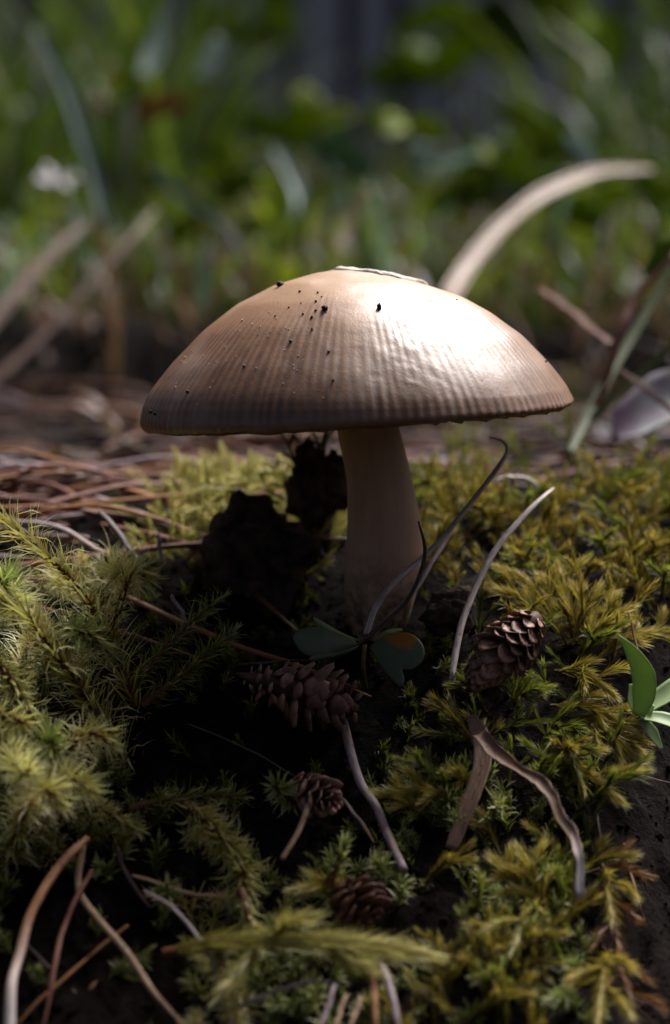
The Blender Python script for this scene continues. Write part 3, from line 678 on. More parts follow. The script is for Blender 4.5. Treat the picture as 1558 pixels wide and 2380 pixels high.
def carpet():
    """the dense moss cover nobody could count"""
    r = np.random.default_rng(41)
    def proto(n, ln, L, W, a0, bend, curve):
        a = r.uniform(0, 2 * math.pi)
        C = np.array([[0, 0, 0], [math.cos(a) * curve * .3, math.sin(a) * curve * .3, ln * .5], [math.cos(a) * curve, math.sin(a) * curve, ln]])
        parts = [shoot(C, n, L, W, a0, bend, r, .75)]
        R = resample(C, 20)
        for k in range(2):
            b = r.uniform(0, 2 * math.pi); q = R[6 + 5 * k]; d = np.array([math.cos(b) * .6, math.sin(b) * .6, .7])
            parts.append(shoot([q, q + d * ln * .2, q + d * ln * .4], n // 3, L * .85, W, a0, bend, r, .75))
        return join(parts)
    def scatter(name, lab, mat, protos, pts, tiltmax, scale, seed):
        r3 = np.random.default_rng(seed); VV, QQ, TT, at = [], [], [], {'s': [], 't': [], 'rnd': []}; k = 0
        for p in pts:
            V, F, A = protos[r3.integers(len(protos))]
            az = r3.uniform(0, 2 * math.pi); tl = r3.uniform(.1, tiltmax); dr = r3.uniform(0, 2 * math.pi); sc = r3.uniform(*scale)
            Rm = np.array((Matrix.Rotation(dr, 3, 'Z') @ Matrix.Rotation(tl, 3, 'X') @ Matrix.Rotation(az, 3, 'Z')))
            VV.append((V * sc) @ Rm.T + p); QQ.append(F[0] + k); TT.append(F[1] + k); k += len(V)
            g = r3.uniform(-.3, .3)
            at['s'].append(A['s']); at['t'].append(A['t']); at['rnd'].append(np.clip(A['rnd'] * .6 + .2 + g, 0, 1))
        mk(name, np.concatenate(VV), [np.concatenate(QQ), np.concatenate(TT)], mat, loc=(0, 0, 0), attrs={q: np.concatenate(v) for q, v in at.items()}, kind='stuff', label=lab, cat='moss')
    def pts(n, x0, x1, y0, y1, keep, seed, sink=.06):
        r3 = np.random.default_rng(seed); X = r3.uniform(x0, x1, n); Y = r3.uniform(y0, y1, n); k = keep(X, Y, r3.uniform(0, 1, n)); X, Y = X[k], Y[k]
        return np.stack([X, Y, H(X, Y) - sink], 1)
    XE = lambda Y: np.interp(Y, [-12, -6, -2, 0, 3, 8], [2.9, 3.5, 4.4, 5.4, 7.6, 9])
    patch = lambda X, Y, f, s: vnoise(np.stack([X * f, Y * f, 0 * X], -1), s)
    pB = [proto(170, r.uniform(.7, 1.15), .25, .0085, .34, -.25, r.uniform(.1, .4)) for _ in range(8)]
    pA = [proto(80, r.uniform(.7, 1.1), .34, .013, .95, .8, r.uniform(.1, .4)) for _ in range(6)]
    pS = [proto(36, r.uniform(.35, .55), .22, .018, .7, .2, .1) for _ in range(5)]
    kR = lambda X, Y, u: (X < XE(Y) - .15) & ~((X < 1.9) & (Y > -4.2) & (Y < 1.0)) & (X > np.interp(Y, [-12, -5, -4, 1, 2], [-1.5, -.6, .4, .9, .6])) & (u < np.interp(Y, [-12, -2, 1], [.20, .26, .42]) + .65 * patch(X, Y, .9, 2))
    P1 = pts(3000, -2, 9, -11, 7, kR, 1)
    sel = patch(P1[:, 0], P1[:, 1], .6, 77) > -.05
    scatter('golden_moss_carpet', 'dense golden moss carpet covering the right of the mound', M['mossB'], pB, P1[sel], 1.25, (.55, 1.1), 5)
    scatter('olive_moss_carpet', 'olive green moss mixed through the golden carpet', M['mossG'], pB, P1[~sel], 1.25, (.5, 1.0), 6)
    kL = lambda X, Y, u: (u < .5 + .5 * patch(X, Y, .8, 4)) & ~((X > -3.9) & (Y > -4.9)) & (Y < 1.0) & ~((X > -4.8) & (X < -2.0) & (Y < -4.9))
    scatter('feathery_moss_carpet', 'feathery pale green moss covering the left of the mound', M['mossA'], pA, pts(620, -9, -1.2, -11, 1, kL, 2), 1.2, (.55, .95), 7)
    kC = lambda X, Y, u: (u < .45 + .6 * patch(X, Y, 1.1, 8)) & (X < XE(Y)) & ((u < .16) | ~((X > -4.8) & (X < -2.0) & (Y < -4.9)))
    scatter('small_green_moss', 'small deep green moss sprouting across the shaded slope', M['mossAd'], pS, pts(1300, -6, 4.5, -11, -3.3, kC, 3), 1.0, (.6, 1.4), 8)
    kD = lambda X, Y, u: (u < .22) & (np.hypot(X - .75, Y) > .9)
    scatter('sparse_hollow_moss', 'sparse dark moss tips in the hollow round the stem base', M['mossG'], pS, pts(420, -3.4, 2.0, -4, 1.2, kD, 4), 1.0, (.5, 1.0), 9)
    kP = lambda X, Y, u: (u < .5 + .6 * patch(X, Y, .7, 12)) & (np.hypot(X - .75, Y) > 1.2)
    scatter('back_slope_moss', 'moss patches on the ground behind the mushroom', M['mossG'], pB, pts(420, -9, 10, 6, 34, lambda X, Y, u: (u < .35 + .7 * patch(X, Y, .25, 14)) & (X > 1 + .1 * Y), 5), 1.0, (.8, 1.6), 10)
    scatter('pale_moss_behind_clod', 'pale yellow moss growing behind the black clod', M['mossP'], pB, pts(260, -3.2, .2, 2.0, 6.0, lambda X, Y, u: u < .45 + .6 * patch(X, Y, 1.0, 16), 6), 1.1, (.7, 1.1), 11)
carpet()

# ------------------------------------------------------------------ needles, blades and strips
def needle(pts, width, mat, label, y=None, up=None, flat=.62, taper=(.7, .35), cat='needle', name='pine_needle', group=None, sides=10, curl=0):
    C = np.array([np.asarray(p, float) for p in (LP(pts, y, up) if not isinstance(pts[0], np.ndarray) else pts)])
    C = resample(C, 34); n = len(C)
    dist = np.linalg.norm(C - CAM, axis=1).mean() if not isinstance(pts[0], np.ndarray) else None
    r = .86 * width * dist / FPX / 2 if dist else width
    t = np.linspace(0, 1, n); R = r * np.interp(t, [0, .08, .75, 1], [taper[0], 1, .9, taper[1]])
    C = C + (.035 * r / .06) * np.stack([vnoise(np.stack([t * 5, 0 * t + k, 0 * t + C[0, 0] * 7], -1), 3) for k in range(3)], 1)
    V, F, tt = tube(C, R, sides, flat, groove=.07)
    a = np.append(np.tile(np.abs(np.linspace(-1, 1, sides, endpoint=False)), n), [0, 0])
    return mk(name, V, F, M[mat], attrs={'t': tt * (np.linalg.norm(np.diff(C, axis=0), axis=1).sum() / 1.5), 'a': a}, label=label, cat=cat, group=group)
def needles():
    N = needle
    N([(832, 1500), (895, 1445), (945, 1395), (975, 1335), (985, 1275), (970, 1215)], 17, 'n_dark', 'dark brown needle curving up against the stem', y=(-2.0, -1.1))
    N([(560, 1545), (660, 1535), (750, 1530), (830, 1502)], 12, 'n_dark', 'dark needle running left below the clover leaf', y=(-2.3, -2.0))
    N([(852, 1475), (878, 1408), (930, 1345), (990, 1290), (1060, 1215), (1120, 1140), (1163, 1078), (1179, 1046), (1166, 1025), (1138, 1018)], 17, 'n_grey', 'long grey needle leaning past the stem with a hooked tip', y=(-1.9, .9), taper=(1, .35))
    N([(862, 1478), (920, 1425), (968, 1372), (1003, 1312), (1035, 1262), (1080, 1190)], 16, 'n_lilac', 'lilac-grey needle passing behind the hooked one', y=(-1.7, 1.0))
    N([(1048, 1578), (1060, 1500), (1080, 1420), (1112, 1340), (1160, 1266), (1220, 1200), (1270, 1150), (1287, 1133)], 19, 'n_grey', 'long grey needle rising left of the brown cone', y=(-2.6, .8))
    N([(1150, 1116), (1200, 1108), (1238, 1120), (1258, 1142)], 17, 'n_white', 'bleached bent needle on the moss behind the hooked one', y=(3.6, 3.8))
    N([(803, 1670), (820, 1750), (845, 1820), (875, 1890), (900, 1950), (935, 2025)], 26, 'n_lilac', 'thick ribbed needle running down the middle of the slope', y=(-2.6, -4.9), taper=(.9, .9))
    N([(205, 1945), (150, 2000), (100, 2072), (60, 2150), (38, 2230), (28, 2300), (26, 2420)], 30, 'n_bleach', 'thickest needle, orange above and bleached below, bending down', y=(-5.2, -8.0), taper=(.7, 1))
    N([(198, 1960), (186, 2050), (215, 2120), (280, 2200), (350, 2290), (440, 2400)], 20, 'n_tan', 'long tan needle crossing the slope beside the thickest one', y=(-5.0, -7.4))
    N([(215, 2020), (155, 2140), (127, 2230), (103, 2400)], 16, 'n_red', 'reddish needle hanging between the thickest and the long tan one', y=(-5.4, -7.6))
    N([(300, 2150), (200, 2230), (130, 2290), (35, 2385)], 14, 'n_orange', 'thin orange needle crossing under the reddish one', y=(-5.8, -7.2))
    N([(275, 2205), (240, 2255), (200, 2315), (150, 2400)], 15, 'n_orange', 'short orange needle under the long tan one', y=(-5.8, -7.0))
    N([(272, 1972), (300, 2040), (330, 2085), (350, 2110)], 15, 'n_dark', 'short dark needle end in the tangle', y=(-5.0, -5.5))
    N([(310, 2035), (380, 2060), (455, 2078), (525, 2080)], 15, 'n_tan', 'brown needle lying level under the drooping moss', y=(-5.4, -5.6))
    N([(335, 2068), (400, 2110), (450, 2165), (490, 2235), (512, 2310), (545, 2400)], 14, 'n_lilac', 'slim dark lilac needle curving down beside the moss', y=(-5.8, -7.3))
    N([(60, 2190), (110, 2245), (180, 2310), (250, 2370)], 13, 'n_dark', 'dark needle behind the crossing orange ones', y=(-6.0, -6.9))
    N([(150, 1843), (216, 1866)], 17, 'n_lilac', 'stub of a lilac needle beside the round moss head', y=(-4.9, -5.0), taper=(1, .9))
    N([(718, 1868), (700, 1920), (655, 1995)], 17, 'n_tan', 'short brown needle slanting below the tiny cone', y=(-4.4, -5.2), taper=(.4, .9))
    N([(525, 2350), (620, 2308), (700, 2286), (795, 2280)], 16, 'n_lilac', 'lilac needle lying below the long furry moss', y=(-7.1, -7.0))
    N([(868, 2240), (872, 2310), (874, 2420)], 20, 'n_orange', 'orange-brown needle standing below the furry moss', y=(-7.0, -7.9))
    N([(884, 2238), (910, 2300), (935, 2420)], 20, 'n_lilac', 'grey needle leaning from the orange-brown one', y=(-7.0, -7.9))
    N([(778, 2290), (740, 2400)], 15, 'n_lilac', 'lilac-grey needle stub leaning below the furry moss', y=(-7.3, -7.9))
    N([(808, 2310), (772, 2400)], 13, 'n_tan', 'tan needle stub parallel to the lilac-grey one', y=(-7.4, -7.9))
    N([(840, 2318), (806, 2400)], 12, 'n_tan', 'thinnest tan needle stub next to the two other stubs', y=(-7.4, -7.9))
    N([(438, 1682), (520, 1715), (620, 1765), (710, 1818)], 7, 'n_dark', 'hair-thin dark needle in the shade left of the tiny cone', y=(-3.0, -3.8))
    N([(232, 1190), (290, 1262), (345, 1335)], 20, 'n_dark', 'dark twig-like needle behind the tallest moss shoot', y=(1.5, .5))
    N([(372, 1238), (374, 1270), (382, 1312)], 13, 'n_lilac', 'curled pale needle end left of the clod', y=(1.2, 1.0))
    N([(398, 1382), (420, 1420), (438, 1450)], 13, 'n_lilac', 'short lilac needle in the dim fluffy moss', y=(-1.6, -1.8))
    N([(560, 1130), (440, 1190), (330, 1250)], 16, 'n_lilac', 'lilac needle lying behind the pale moss', y=(4.5, 4.0))
    N([(790, 1850), (830, 1900), (870, 1960)], 14, 'n_dark', 'dark needle beside the thick ribbed one', y=(-3.8, -4.6))
    N([(1395, 1775), (1450, 1788), (1500, 1805), (1580, 1822)], 7, 'n_dark', 'thin black rootlet over the dark bank', y=(-3.2, -2.6), cat='rootlet', name='rootlet')
    N([(1388, 1890), (1398, 1960), (1402, 2030)], 6, 'n_dark', 'thin rootlet hanging down the dark bank', up=.12, cat='rootlet', name='rootlet')
    N([(1450, 1960), (1475, 2060), (1500, 2140)], 6, 'n_tan', 'thin brown rootlet clinging low on the dark bank', up=.08, cat='rootlet', name='rootlet')
    N([(1460, 1420), (1480, 1500), (1492, 1560)], 7, 'n_red', 'fine reddish stem above the pale green rosette', y=(-1.5, -2.2), cat='rootlet', name='rootlet')
    # scattered dry needles behind the mushroom
    r = np.random.default_rng(51)
    for k in range(230):
        y = r.uniform(6, 37); x = r.uniform(-1, 1) * (7 + y * .2)
        if k % 3 == 0: x = r.uniform(-9, -2.6); y = r.uniform(.5, 9)
        x -= 1.5; a = r.normal(0, .5) + (math.pi if r.uniform() < .5 else 0); ln = r.uniform(3, 7)
        z0 = hz(x, y); e = np.array([x + math.cos(a) * ln, y + math.sin(a) * ln]); z1 = hz(*e)
        c = [np.array([x, y, z0 + r.uniform(.05, .5)]), np.array([(x + e[0]) / 2, (y + e[1]) / 2, (z0 + z1) / 2 + r.uniform(.2, .9)]), np.array([e[0], e[1], z1 + r.uniform(.05, .5)])]
        mt, cn = [('n_red', 'red-brown'), ('n_red', 'red-brown'), ('n_red', 'red-brown'), ('n_lilac', 'lilac-grey'), ('n_orange', 'orange-brown'), ('n_dark', 'blackish')][r.integers(6)]
        lab = 'fallen ' + cn + ' needle ' + ('in the litter beside the tallest moss shoot' if y < 9 and x < -2 else 'in the litter at the foot of the grass bank' if y > 20 else 'in the litter behind the mushroom')
        needle(c, r.uniform(.05, .10), mt, lab, group=lab.replace('needle ', 'needles '), sides=6)
needles()

def dry_blades():
    r = np.random.default_rng(5)
    def B(pts, w, y, lab, ref=(0, -1, .3), mat='dry', cup=.2, kink=False):
        C = resample(LP(pts, y), 40)
        if kink:
            L_ = np.array(LP(pts, y)); C = .35 * C + .65 * np.stack([np.interp(np.linspace(0, 1, 40), np.concatenate([[0], np.cumsum(np.linalg.norm(np.diff(L_, axis=0), axis=1))]) / np.linalg.norm(np.diff(L_, axis=0), axis=1).sum(), L_[:, k]) for k in range(3)], 1)
        d = np.linalg.norm(C - CAM, axis=1).mean(); W = np.interp(np.linspace(0, 1, 40), np.linspace(0, 1, len(w)), w) * d / FPX / 2
        V, F, t, v = ribbon(C, W, ref, .03, cup, 8); V = V + (.03 * fbm(V * 4, 3, 8))[:, None] * np.array([1, .4, .7])
        mk('dry_grass_blade', V, F, M[mat], attrs={'t': t * 2, 'a': v * .8}, label=lab, cat='dry blade')
    B([(1095, 1665), (1118, 1710), (1122, 1760), (1110, 1820), (1085, 1885), (1048, 1975)], [22, 40, 44, 40, 38, 30], (-3.0, -4.6), 'wide brown dry blade hanging below the brown cone')
    B([(1118, 1705), (1150, 1748), (1205, 1782), (1258, 1818), (1290, 1868), (1330, 1935), (1348, 1985), (1352, 2085)], [44, 34, 24, 30, 22, 26, 15, 18], (-3.6, -6.1), 'kinked dry blade bending down to a bleached tip', mat='dryb', kink=True, cup=.5)
    B([(1040, 700), (1075, 640), (1120, 580), (1175, 520), (1250, 462), (1330, 425), (1400, 402), (1520, 396)], [44, 40, 38, 38, 42, 40, 30, 16], (22, 34), 'long arching dry grass stalk behind the cap', mat='dry', cup=.5)
    B([(-40, 905), (90, 790), (200, 670), (300, 560), (360, 490)], [18, 18, 16, 16, 10], (30, 38), 'dead stalk slanting over the dark hollow', mat='coned')
    B([(-40, 780), (40, 680), (120, 590), (200, 520)], [30, 30, 28, 18], (32, 38), 'wide dead blade slanting beside the slanting stalk', mat='coned')
    B([(1255, 672), (1330, 725), (1420, 800)], [12, 13, 12], (14, 10), 'thin red-brown stalk slanting behind the cap', mat='n_red')
    B([(1300, 1080), (1390, 930), (1445, 770), (1480, 690), (1570, 590)], [16, 17, 18, 16, 12], (9, 11), 'reddish stem rising at the side of the cap', mat='n_red')
    B([(1180, 1060), (1280, 1040), (1400, 1045), (1560, 1075)], [26, 22, 24, 26], (13, 11), 'red-brown dead blade lying behind the moss', mat='n_red')
    B([(1440, 860), (1500, 900), (1580, 975)], [10, 12, 12], (8, 7), 'thin rusty stalk over the pale fallen leaf', mat='n_red')
    B([(860, 440), (815, 520), (790, 580)], [20, 18, 20], (48, 46), 'brown dead stalk standing in the grass', mat='dry')
    B([(1000, 520), (1050, 550), (1100, 580)], [22, 20, 16], (42, 40), 'short dark fallen twig at the grass edge', mat='n_dark')
    B([(-20, 1080), (150, 1085), (330, 1060), (520, 1040), (700, 1020)], [34, 30, 26, 30, 26], (16, 12), 'broad red-brown dead blade in the litter', mat='n_red')
    B([(0, 1120), (150, 1118), (260, 1100), (400, 1072)], [24, 30, 22, 16], (12, 11), 'second red-brown dead blade in the litter', mat='n_red')
    def GB(pts, w, y, lab, mat='grass'):
        C = resample(LP(pts, y), 30); d = np.linalg.norm(C - CAM, axis=1).mean(); W = np.interp(np.linspace(0, 1, 30), np.linspace(0, 1, len(w)), w) * d / FPX / 2
        V, F, t, v = ribbon(C, W, (0, -1, .3), .03, .5, 6); mk('grass_blade', V, F, M[mat], attrs={'rnd': np.full(len(V), r.uniform(.5, .9))}, label=lab, cat='grass blade')
    GB([(1320, 1060), (1370, 960), (1430, 850), (1500, 730), (1590, 570)], [16, 20, 20, 18, 10], (8, 13), 'slim green blade rising beside the reddish stem')
    GB([(1340, 1010), (1420, 930), (1490, 870), (1580, 790)], [14, 20, 20, 16], (9, 10), 'short green blade leaning away from the cap')
    GB([(250, 540), (225, 420), (190, 300), (150, 190), (85, 70)], [30, 36, 40, 36, 20], (44, 50), 'tall grey-green blade standing by the dark hollow', 'herbb')
    GB([(690, 560), (700, 480), (680, 420), (640, 350)], [30, 34, 28, 14], (52, 56), 'blue-green blade in the grass above the cap', 'herbb')
    GB([(360, 390), (440, 470), (520, 520), (560, 600)], [20, 28, 26, 22], (50, 46), 'blue-green blade drooping into the grass', 'herbb')
    GB([(610, 600), (680, 560), (730, 440), (830, 420)], [20, 26, 28, 14], (50, 52), 'bright green blade bent over above the cap', 'herb')
    GB([(330, 175), (352, 120), (360, 40)], [44, 60, 30], (70, 72), 'pale broad blade tip high in the grass', 'herbp')
    GB([(470, 180), (490, 140), (510, 90)], [30, 44, 24], (72, 73), 'small pale blade tip next to the broad one', 'herbp')
dry_blades()

# ------------------------------------------------------------------ cones
def scale_mesh(name, L, Wd, curl, mat, th=.05):
    n = 6; t = np.linspace(0, 1, n); C = np.stack([t * L, 0 * t, curl * L * t ** 2.2], 1)
    W = Wd * np.array([.35, .75, 1.0, 1.0, .78, .30]) ; V, F, _, _ = ribbon(C, W, (0, 0, 1), th, .28, 4)
    me = mesh_data(name, V, F); me.materials.append(mat); return me
def cone(a, b, rad, n, openfn, mat, label, sl=.32, sw=.16, curl=.25, seed=1, name='tree_cone', jit=.08):
    a, b = np.asarray(a), np.asarray(b); r = np.random.default_rng(seed); root = empty(name, (a + b) / 2 - np.array([0, 0, rad * .8]), label=label, cat='cone')
    ax = unit(b - a); ln = np.linalg.norm(b - a); C = resample([a, b], 14); t = np.linspace(0, 1, 14)
    V, F, _ = tube(C, rad * np.interp(t, [0, .1, .6, .85, 1], [.2, .42, .42, .25, .04]), 10); mk('core', V, F, M['coned'], root)
    me = [scale_mesh('scale', sl, sw, c * curl, M[mat], .028) for c in (.7, 1.0, 1.4)]
    ref = np.array([0, 0, 1.0]) if abs(ax[2]) < .9 else np.array([1.0, 0, 0]); n1 = unit(np.cross(ax, ref)); n2 = np.cross(ax, n1)
    for k in range(n):
        u = .02 + .96 * k / (n - 1); az = k * 2.39996 + r.normal(0, .12); prof = math.sin(math.pi * min(max(.12 + .80 * u, 0), 1)) ** .55
        out = n1 * math.cos(az) + n2 * math.sin(az); op = openfn(u) + r.normal(0, jit)
        base = a + ax * ln * u * .92 + out * rad * .42 * prof
        d = unit(ax * math.cos(op) + out * math.sin(op)); up = unit(out * math.cos(op) - ax * math.sin(op)); sd = np.cross(up, d)
        s = prof * r.uniform(.85, 1.15) * (.7 + .45 * math.sin(math.pi * min(u + .1, 1)))
        Mx = Matrix(((d[0] * s, sd[0] * s, up[0] * s), (d[1] * s, sd[1] * s, up[1] * s), (d[2] * s, sd[2] * s, up[2] * s))).to_4x4()
        o = bpy.data.objects.new('scale', me[r.integers(3)]); COL.objects.link(o); o.parent = root
        o.matrix_local = Matrix.Translation(Vector((base - wloc(root)) * U)) @ Mx
def cones():
    # closed at the near end, opened at the far end
    cone(P(1252, 1430, -2.3), P(1080, 1612, -2.9), .47, 96, lambda u: 1.0 if u < .45 else 1.0 - (u - .45) / .15 * .75 if u < .60 else .25 - .7 * (u - .60), 'cone', 'brown cone half open lying on moss right of the stem', sl=.31, sw=.135, curl=-.1, seed=3)
    cone(P(830, 1650, -2.5), P(548, 1565, -2.9), .40, 64, lambda u: 1.3 - .3 * u, 'cone', 'dark opened cone with curled scales lying below the clover', sl=.25, sw=.15, curl=.9, seed=5, jit=.32)
    cone(P(690, 1818, -3.7), P(785, 1872, -4.5), .26, 36, lambda u: .75 - .45 * u, 'cone', 'tiny brown cone tip poking from the shaded slope', sl=.27, sw=.13, curl=.2, seed=7)
    cone(P(795, 2062, -5.3), P(865, 2150, -5.8), .30, 40, lambda u: .9 - .3 * u, 'coned', 'small reddish cone half buried behind the furry moss', sl=.30, sw=.15, curl=.35, seed=9)
cones()

# ------------------------------------------------------------------ clover under the stem, rosette on the bank
def outline_leaf(parent, px, y0, slope, spot=None, name='leaf', mat='clover', bulge=.06, label=None):
    """a leaf cut along an outline given in picture points lying in a tilted plane, curved and thick"""
    pts = resample([np.array([x, y, 0.0]) for x, y in px + [px[0]]], 48)[:-1]
    c = pts.mean(0); rings = [np.array([c])]
    V2 = np.concatenate([c[None] + (pts - c) * f for f in (.25, .5, .75, .92, 1.0)] + [c[None]])
    n = len(pts); F = []
    for k in range(4):
        for j in range(n): F.append([k * n + j, k * n + (j + 1) % n, (k + 1) * n + (j + 1) % n, (k + 1) * n + j])
    T = [[5 * n, (j + 1) % n, j] for j in range(n)]
    f = np.concatenate([np.full(n, q) for q in (.25, .5, .75, .92, 1.0)] + [np.zeros(1)])
    V = np.array([P(x, y, y0 + slope[0] * (x - c[0]) / 100 + slope[1] * (y - c[1]) / 100) for x, y, _ in V2])
    V[:, 1] += bulge * f ** 2 + .012 * fbm(V * 5, 2, 6); m = len(V); B = V.copy(); B[:, 1] += .022 * (1 - .5 * f)
    F = np.array(F); T = np.array(T); side = np.array([[4 * n + j, 4 * n + (j + 1) % n, m + 4 * n + (j + 1) % n, m + 4 * n + j] for j in range(n)])
    sp = np.zeros(2 * m)
    if spot is not None:
        d = np.hypot(V2[:, 0] - spot[0], (V2[:, 1] - spot[1])); d = d + 16 * fbm(np.stack([V2[:, 0] / 16, V2[:, 1] / 16, 0 * d], -1), 3, 4); sp = np.tile(np.clip(1 - d / spot[2], 0, 1), 2)
    sp = np.maximum(sp, np.tile(np.where(f > .97, .52, 0), 2))
    mk(name, np.concatenate([V, B]), [np.vstack([F, F[:, ::-1] + m, side]), np.vstack([T, T[:, ::-1] + m])], M[mat], parent, attrs={'spot': sp, 'rnd': np.full(2 * m, .5)}, label=label)
def small_plants():
    b = G(850, 1600, 0); root = empty('clover_sprig', b, label='small clover-like sprig with dull green leaves under the stem', cat='plant')
    outline_leaf(root, [(838, 1500), (800, 1478), (750, 1462), (705, 1462), (682, 1478), (688, 1502), (712, 1524), (750, 1528), (800, 1514)], -2.1, (.25, -.35))
    outline_leaf(root, [(836, 1500), (790, 1516), (745, 1522), (718, 1530), (728, 1538), (780, 1530), (825, 1512)], -2.35, (.25, -.2))
    outline_leaf(root, [(838, 1490), (800, 1474), (765, 1455), (735, 1438), (728, 1438), (740, 1455), (775, 1478), (815, 1492)], -1.6, (.2, -.2), mat='succ')
    outline_leaf(root, [(858, 1506), (885, 1484), (920, 1472), (955, 1474), (980, 1494), (988, 1520), (978, 1545), (955, 1558), (935, 1558), (940, 1575), (938, 1594), (925, 1594), (900, 1568), (875, 1535)], -2.2, (-.15, -.4), spot=(935, 1484, 62), label='heart-shaped leaf with an orange blotch')
    outline_leaf(root, [(872, 1490), (900, 1476), (935, 1468), (930, 1462), (895, 1468)], -1.75, (0, 0), mat='succ')
    V, F, t = tube(resample([b, P(845, 1545, -2.1), P(848, 1498, -2.1)], 14), .035, 8); mk('stalk', V, F, M['stalk'], root)
    c = P(1488, 1660, -2.7); root = empty('leaf_rosette', G(1488, 1700, 0), label='pale green smooth-leaved rosette at the edge of the dark bank', cat='plant')
    def L(pts, w, y, ref=(0, -1, .5), cup=.35, wl=None):
        C = resample(LP(pts, y), 22); d = 32 / FPX / 2 * 1.0; W = np.interp(np.linspace(0, 1, 22), np.linspace(0, 1, len(w)), w) * d
        V, F, t, v = ribbon(C, W, ref, .035, cup, 8); mk('leaf', V, F, M['succ'], root, attrs={'rnd': np.full(len(V), rng.uniform(.4, .8))})
    L([(1486, 1662), (1500, 1610), (1498, 1560), (1470, 1510), (1440, 1478)], [30, 56, 58, 40, 4], (-2.8, -3.1), ref=(-.4, -1, .2))
    L([(1484, 1660), (1474, 1630), (1466, 1590)], [22, 30, 8], (-2.7, -2.5))
    L([(1490, 1660), (1530, 1630), (1580, 1600), (1620, 1590)], [24, 50, 60, 40], (-2.7, -2.3), ref=(0, -.6, 1))
    L([(1490, 1668), (1530, 1672), (1580, 1690), (1620, 1720)], [28, 44, 48, 30], (-2.8, -3.1), ref=(0, -.5, 1))
    L([(1488, 1670), (1510, 1700), (1538, 1742)], [26, 36, 8], (-2.8, -3.0), ref=(.5, -.8, .4))
    L([(1490, 1660), (1510, 1652), (1520, 1640)], [16, 20, 6], (-2.7, -2.8))
    V, F, t = tube(resample([wloc(root) - np.array([0, 0, .1]), c], 10), .07, 8); mk('stalk', V, F, M['stalk'], root)
small_plants()

# ------------------------------------------------------------------ the grass and weeds behind
def grass():
    r = np.random.default_rng(61)
    def blades(n, y0, y1, hmin, hmax, wmin, wmax, name, mat, lab, keep=None, lean=.6, seed=1, halfw=.26):
        r = np.random.default_rng(seed); y = y0 + (y1 - y0) * r.uniform(0, 1, n) ** 1.4; x = r.uniform(-1, 1, n) * ((y + 34) * halfw + 8)
        if keep is not None:
            k = keep(x, y, r.uniform(0, 1, n)); x, y = x[k], y[k]; n = len(x)
        base = np.stack([x, y, H(x, y) - .3], 1); h = r.uniform(hmin, hmax, n) * np.interp(y, [40, 80, 250], [.6, 1, 1.5]); w = r.uniform(wmin, wmax, n); a = r.uniform(0, 2 * math.pi, n); ln = r.uniform(.1, lean, n) * h
        d = np.stack([np.cos(a), np.sin(a), 0 * a], 1); sd = np.stack([-np.sin(a + r.normal(0, .8, n)), np.cos(a), 0 * a], 1); sd = unit(sd)
        S = np.array([0, .3, .6, .85, 1.0]); wd = np.array([.7, 1, .85, .45]); V = np.zeros((n, 9, 3))
        for k, s in enumerate(S):
            p = base + d * (ln * s ** 2)[:, None] + np.array([0, 0, 1.0]) * (h * (s - .35 * s ** 3 * (ln / h)))[:, None]
            if k < 4: V[:, 2 * k] = p - sd * (w * wd[k])[:, None]; V[:, 2 * k + 1] = p + sd * (w * wd[k])[:, None]
            else: V[:, 8] = p
        i = np.arange(n)[:, None] * 9; Q = np.concatenate([i + np.array([[2 * k, 2 * k + 1, 2 * k + 3, 2 * k + 2]]) for k in range(3)]); T = i + np.array([[6, 7, 8]])
        mk(name, V.reshape(-1, 3), [Q, T], M[mat], loc=(0, 0, 0), attrs={'rnd': np.repeat(r.uniform(0, 1, n), 9)}, kind='stuff', label=lab, cat='grass')
    pt = lambda X, Y, f, s: vnoise(np.stack([X * f, Y * f, 0 * X], -1), s)
    blades(7500, 42, 290, 3, 9, .07, .24, 'grass', 'grass', 'short green grass covering the slope behind the mushroom', lambda X, Y, u: u < .55 + .5 * pt(X, Y, .05, 3), seed=1)
    blades(7000, 37, 230, 1.5, 8, .06, .18, 'dead_grass', 'dead', 'dead brown grass and thatch between the green blades', lambda X, Y, u: u < .5 + .6 * pt(X, Y, .06, 9), lean=1.6, seed=2)
    blades(600, 90, 290, 7, 12, .2, .4, 'tall_grass', 'grass', 'taller grass growing toward the fence', lambda X, Y, u: u < .5 + .6 * pt(X, Y, .03, 19), seed=3)
    blades(700, 60, 240, 12, 24, .3, .6, 'tall_dark_grass', 'grass', 'tall dense grass tussock reaching up the fence', lambda X, Y, u: (X < -6 - (Y - 60) * .05) & (u < .9), lean=.7, seed=5)
    blades(900, 110, 285, 10, 26, .2, .5, 'fence_grass', 'grass', 'tall grass and stems hiding the foot of the fence', lambda X, Y, u: (X > 14 + (Y - 110) * .13) | (X < -8 - (Y - 110) * .04), lean=.9, seed=6)
    blades(420, 43, 100, 3.5, 8, .16, .36, 'bright_grass', 'herb', 'broad bright green blades at the near edge of the grass', None, lean=1.3, seed=7)
    blades(150, 43, 110, 4, 9, .16, .34, 'blue_grass', 'herbb', 'blue-green blades mixed through the near grass', None, lean=1.2, seed=8)
    blades(520, 12, 46, 1, 4, .12, .25, 'edge_grass', 'dead', 'dead grass hanging over the dark hollow', lambda X, Y, u: u < np.interp(Y, [12, 30, 40], [.35, .6, 1]), lean=1.8, seed=4, halfw=.22)
grass()

